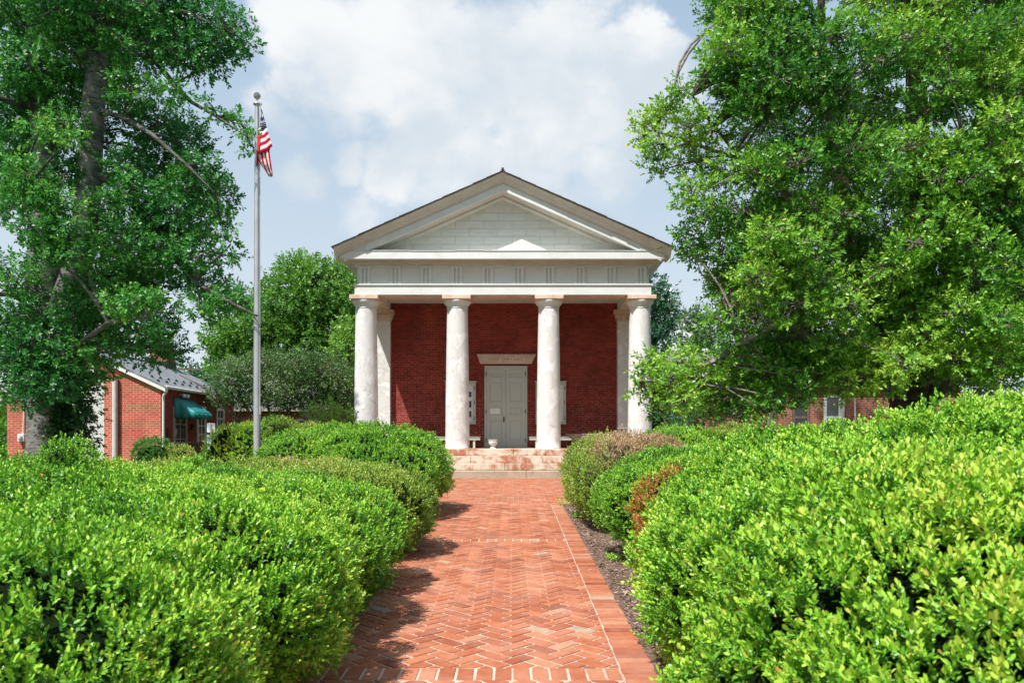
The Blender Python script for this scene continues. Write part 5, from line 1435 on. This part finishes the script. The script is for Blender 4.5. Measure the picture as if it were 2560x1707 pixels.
for k in range(40):           # out of frame: above and right
    cR.append(cl(random.uniform(1750, 3000), random.uniform(-650, -60), D+random.uniform(-2.2, 2.6), 105, 80, None, .65, 0))
for k in range(26):
    cR.append(cl(random.uniform(2400, 3000), random.uniform(-50, 850), D+random.uniform(-2.5, 2.5), 100, 80, None, .65, 0))
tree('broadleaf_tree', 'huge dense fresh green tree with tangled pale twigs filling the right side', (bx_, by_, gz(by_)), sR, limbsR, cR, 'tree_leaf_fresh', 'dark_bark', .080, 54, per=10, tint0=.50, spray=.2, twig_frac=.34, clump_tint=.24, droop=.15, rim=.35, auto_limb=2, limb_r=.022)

# background trees ------------------------------------------------
def far_tree(name, label, u, d, outline, leaf, leafL, dens, mat, trunk_r=.3, barkm='dark_bark', stems_n=1, tint0=.5, group=None, twig=.0, droop=.1, per=8, spray=.3):
    base = px(u, 1000, d); b0 = Vector((base.x, d, gz(d)-.1))
    top = min(o[1] for o in outline); mid = sum(o[1] for o in outline)/len(outline)
    st_ = []
    for k in range(stems_n):
        ox = (k-(stems_n-1)/2)*.22; tx = (k-(stems_n-1)/2)*(70 if stems_n > 1 else 0)
        st_.append(([b0+Vector((ox, 0, 0)), px(u+tx*.45, (1000+mid)/2+20, d)+Vector((ox*.5, .05*k, 0)), px(u+tx, mid, d+.1*k), px(u+tx*1.3, (mid+top)/2, d)], [trunk_r*1.2, trunk_r, trunk_r*.7, trunk_r*.3]))
    cs = []
    for (cu_, cv_, ru, rv) in outline:
        k_ = 1.0884/1912*d; rd = max(ru, rv)*k_
        cs.append(cl(cu_, cv_, d-random.uniform(0, rd*.8), ru, rv, None, dens, 0)); cs.append(cl(cu_+random.uniform(-ru, ru)*.4, cv_+random.uniform(-rv, rv)*.3, d+rd*random.uniform(.5, 1.2), ru, rv, None, dens*.6, -.05))
    return tree(name, label, b0, st_, [], cs, mat, barkm, leafL, leaf, per=per, tint0=tint0, spray=spray, twig_frac=twig, group=group, droop=droop, limb_r=min(.09, trunk_r*.5), rim=.3)
far_tree('deciduous_tree', 'tall mid green deciduous tree rising behind the flagpole and left of the courthouse', 690, 44,
         [(690, 620, 55, 32), (655, 655, 50, 35), (730, 645, 60, 38), (790, 640, 50, 40), (650, 710, 55, 40), (710, 705, 60, 42), (770, 705, 60, 45), (820, 690, 45, 50), (600, 740, 50, 30), (560, 760, 60, 32), (510, 770, 45, 30), (500, 800, 38, 22), (560, 800, 60, 30), (640, 770, 60, 40), (700, 770, 60, 40), (770, 770, 55, 40), (830, 760, 50, 50), (600, 690, 22, 30), (520, 840, 45, 28), (610, 830, 55, 35), (690, 840, 60, 40), (780, 840, 60, 45)],
         13, .19, 1.0, 'tree_leaf_mid', .35, tint0=.46, spray=.45, per=9)
far_tree('deciduous_tree', 'lighter green bushy tree showing between the tall tree and the leftmost column', 800, 33,
         [(800, 760, 30, 40), (790, 820, 40, 45), (760, 870, 40, 40), (810, 900, 30, 45), (770, 920, 40, 35)], 14, .15, 1.0, 'tree_leaf_mid', .15, tint0=.62, spray=.35)
far_tree('flowering_tree', 'round olive green flowering tree with several thin trunks behind the shrub row', 640, 28,
         [(560, 850, 50, 30), (620, 835, 55, 32), (690, 835, 60, 32), (750, 850, 50, 35), (520, 880, 45, 30), (570, 895, 60, 32), (640, 885, 60, 38), (710, 885, 60, 38), (780, 890, 45, 38), (510, 915, 32, 22), (560, 925, 40, 16), (640, 920, 50, 16), (720, 922, 55, 18), (785, 925, 35, 22)],
         42, .08, 1.0, 'tree_leaf_olive', .055, 'thin_bark', 6, tint0=.52, twig=.12, spray=.25)
far_tree('bush', 'light green bush in front of the brick building beside the leftmost column', 740, 21,
         [(720, 955, 26, 26), (755, 948, 30, 24), (740, 975, 35, 20), (795, 958, 24, 22), (800, 980, 25, 20)], 40, .055, 1.0, 'tree_leaf_mid', .04, 'thin_bark', 2, tint0=.68, twig=.15, spray=.14)
far_tree('deciduous_tree', 'blue green tree behind the right corner of the courthouse', 1500, 46,
         [(1490, 670, 35, 40), (1520, 690, 30, 32), (1500, 730, 45, 40), (1530, 740, 25, 30), (1510, 790, 40, 40), (1480, 850, 40, 40)], 9, .2, 1.0, 'tree_leaf_blue', .25, tint0=.55, spray=.45)
far_tree('holly_bush', 'dark olive tree in front of the white church gable', 1600, 34,
         [(1580, 740, 26, 22), (1610, 730, 30, 26), (1640, 760, 35, 30), (1580, 780, 30, 22), (1620, 800, 40, 30), (1560, 820, 22, 20), (1600, 850, 45, 35), (1520, 830, 25, 18), (1535, 870, 35, 25)], 16, .13, .9, 'tree_leaf_olive', .12, tint0=.42, twig=.1, spray=.3)
far_tree('holly_bush', 'dark green undergrowth bush beside the rightmost column under the low bough', 1560, 20.5,
         [(1530, 955, 32, 26), (1575, 960, 40, 26), (1630, 965, 35, 22), (1550, 985, 40, 20), (1690, 965, 40, 24), (1745, 968, 35, 20), (1600, 935, 45, 28), (1660, 940, 40, 26)], 40, .05, 1.0, 'tree_leaf_deep', .05, 'thin_bark', 2, tint0=.35, spray=.14)
far_tree('deciduous_tree', 'bright shrubby tree past the left end of the brick building', -40, 34,
         [(-20, 920, 40, 50), (-30, 980, 40, 50), (0, 1000, 30, 40), (-60, 880, 50, 50)], 14, .14, 1.0, 'tree_leaf_fresh', .15, tint0=.55, spray=.35)
far_tree('distant_tree', 'pale distant tree on the horizon beyond the slate roof and utility pole', 440, 110,
         [(430, 855, 28, 14), (455, 862, 30, 16), (480, 875, 30, 16), (410, 880, 30, 16), (450, 885, 45, 20)], 1.6, .5, 1.0, 'tree_leaf_blue', .3, tint0=.8, spray=1.0)
random.seed(5)
for k, (u, d) in enumerate(((330, 120), (560, 115), (680, 105), (1180, 130), (1520, 120), (1700, 115), (1950, 110), (2250, 120), (120, 105), (-150, 110), (2500, 115))):
    pass
# far wood closing the horizon
cs = []
for k in range(70):
    x_ = -160+k*4.7; y_ = 128+random.uniform(-6, 14); h_ = random.uniform(5, 9)
    cs.append(((x_, y_, .6+h_*.5), (4.2, 4, h_*.5), 1.0, random.uniform(-.1, .1)))
SS = []; AX = []; TT = []
for (c, r, dn, ts) in cs:
    n = 260; d_ = unit(rnd(n)); S = np.array(c)+d_*np.array(r)*rng.uniform(.6, 1, n)[:, None]; SS.append(S); AX.append(d_+UP*.3); TT.append(np.full(n, .6+ts))
v, t_, k_ = shoots(np.concatenate(SS), np.concatenate(AX), 1.2, 7, .7, .6, np.concatenate(TT), .2)
o_ = np_mesh('treeline', v, k_, 'tree_leaf_blue', None, t_); tag(o_, 'far wood along the horizon behind the buildings', 'wood', kind='stuff')
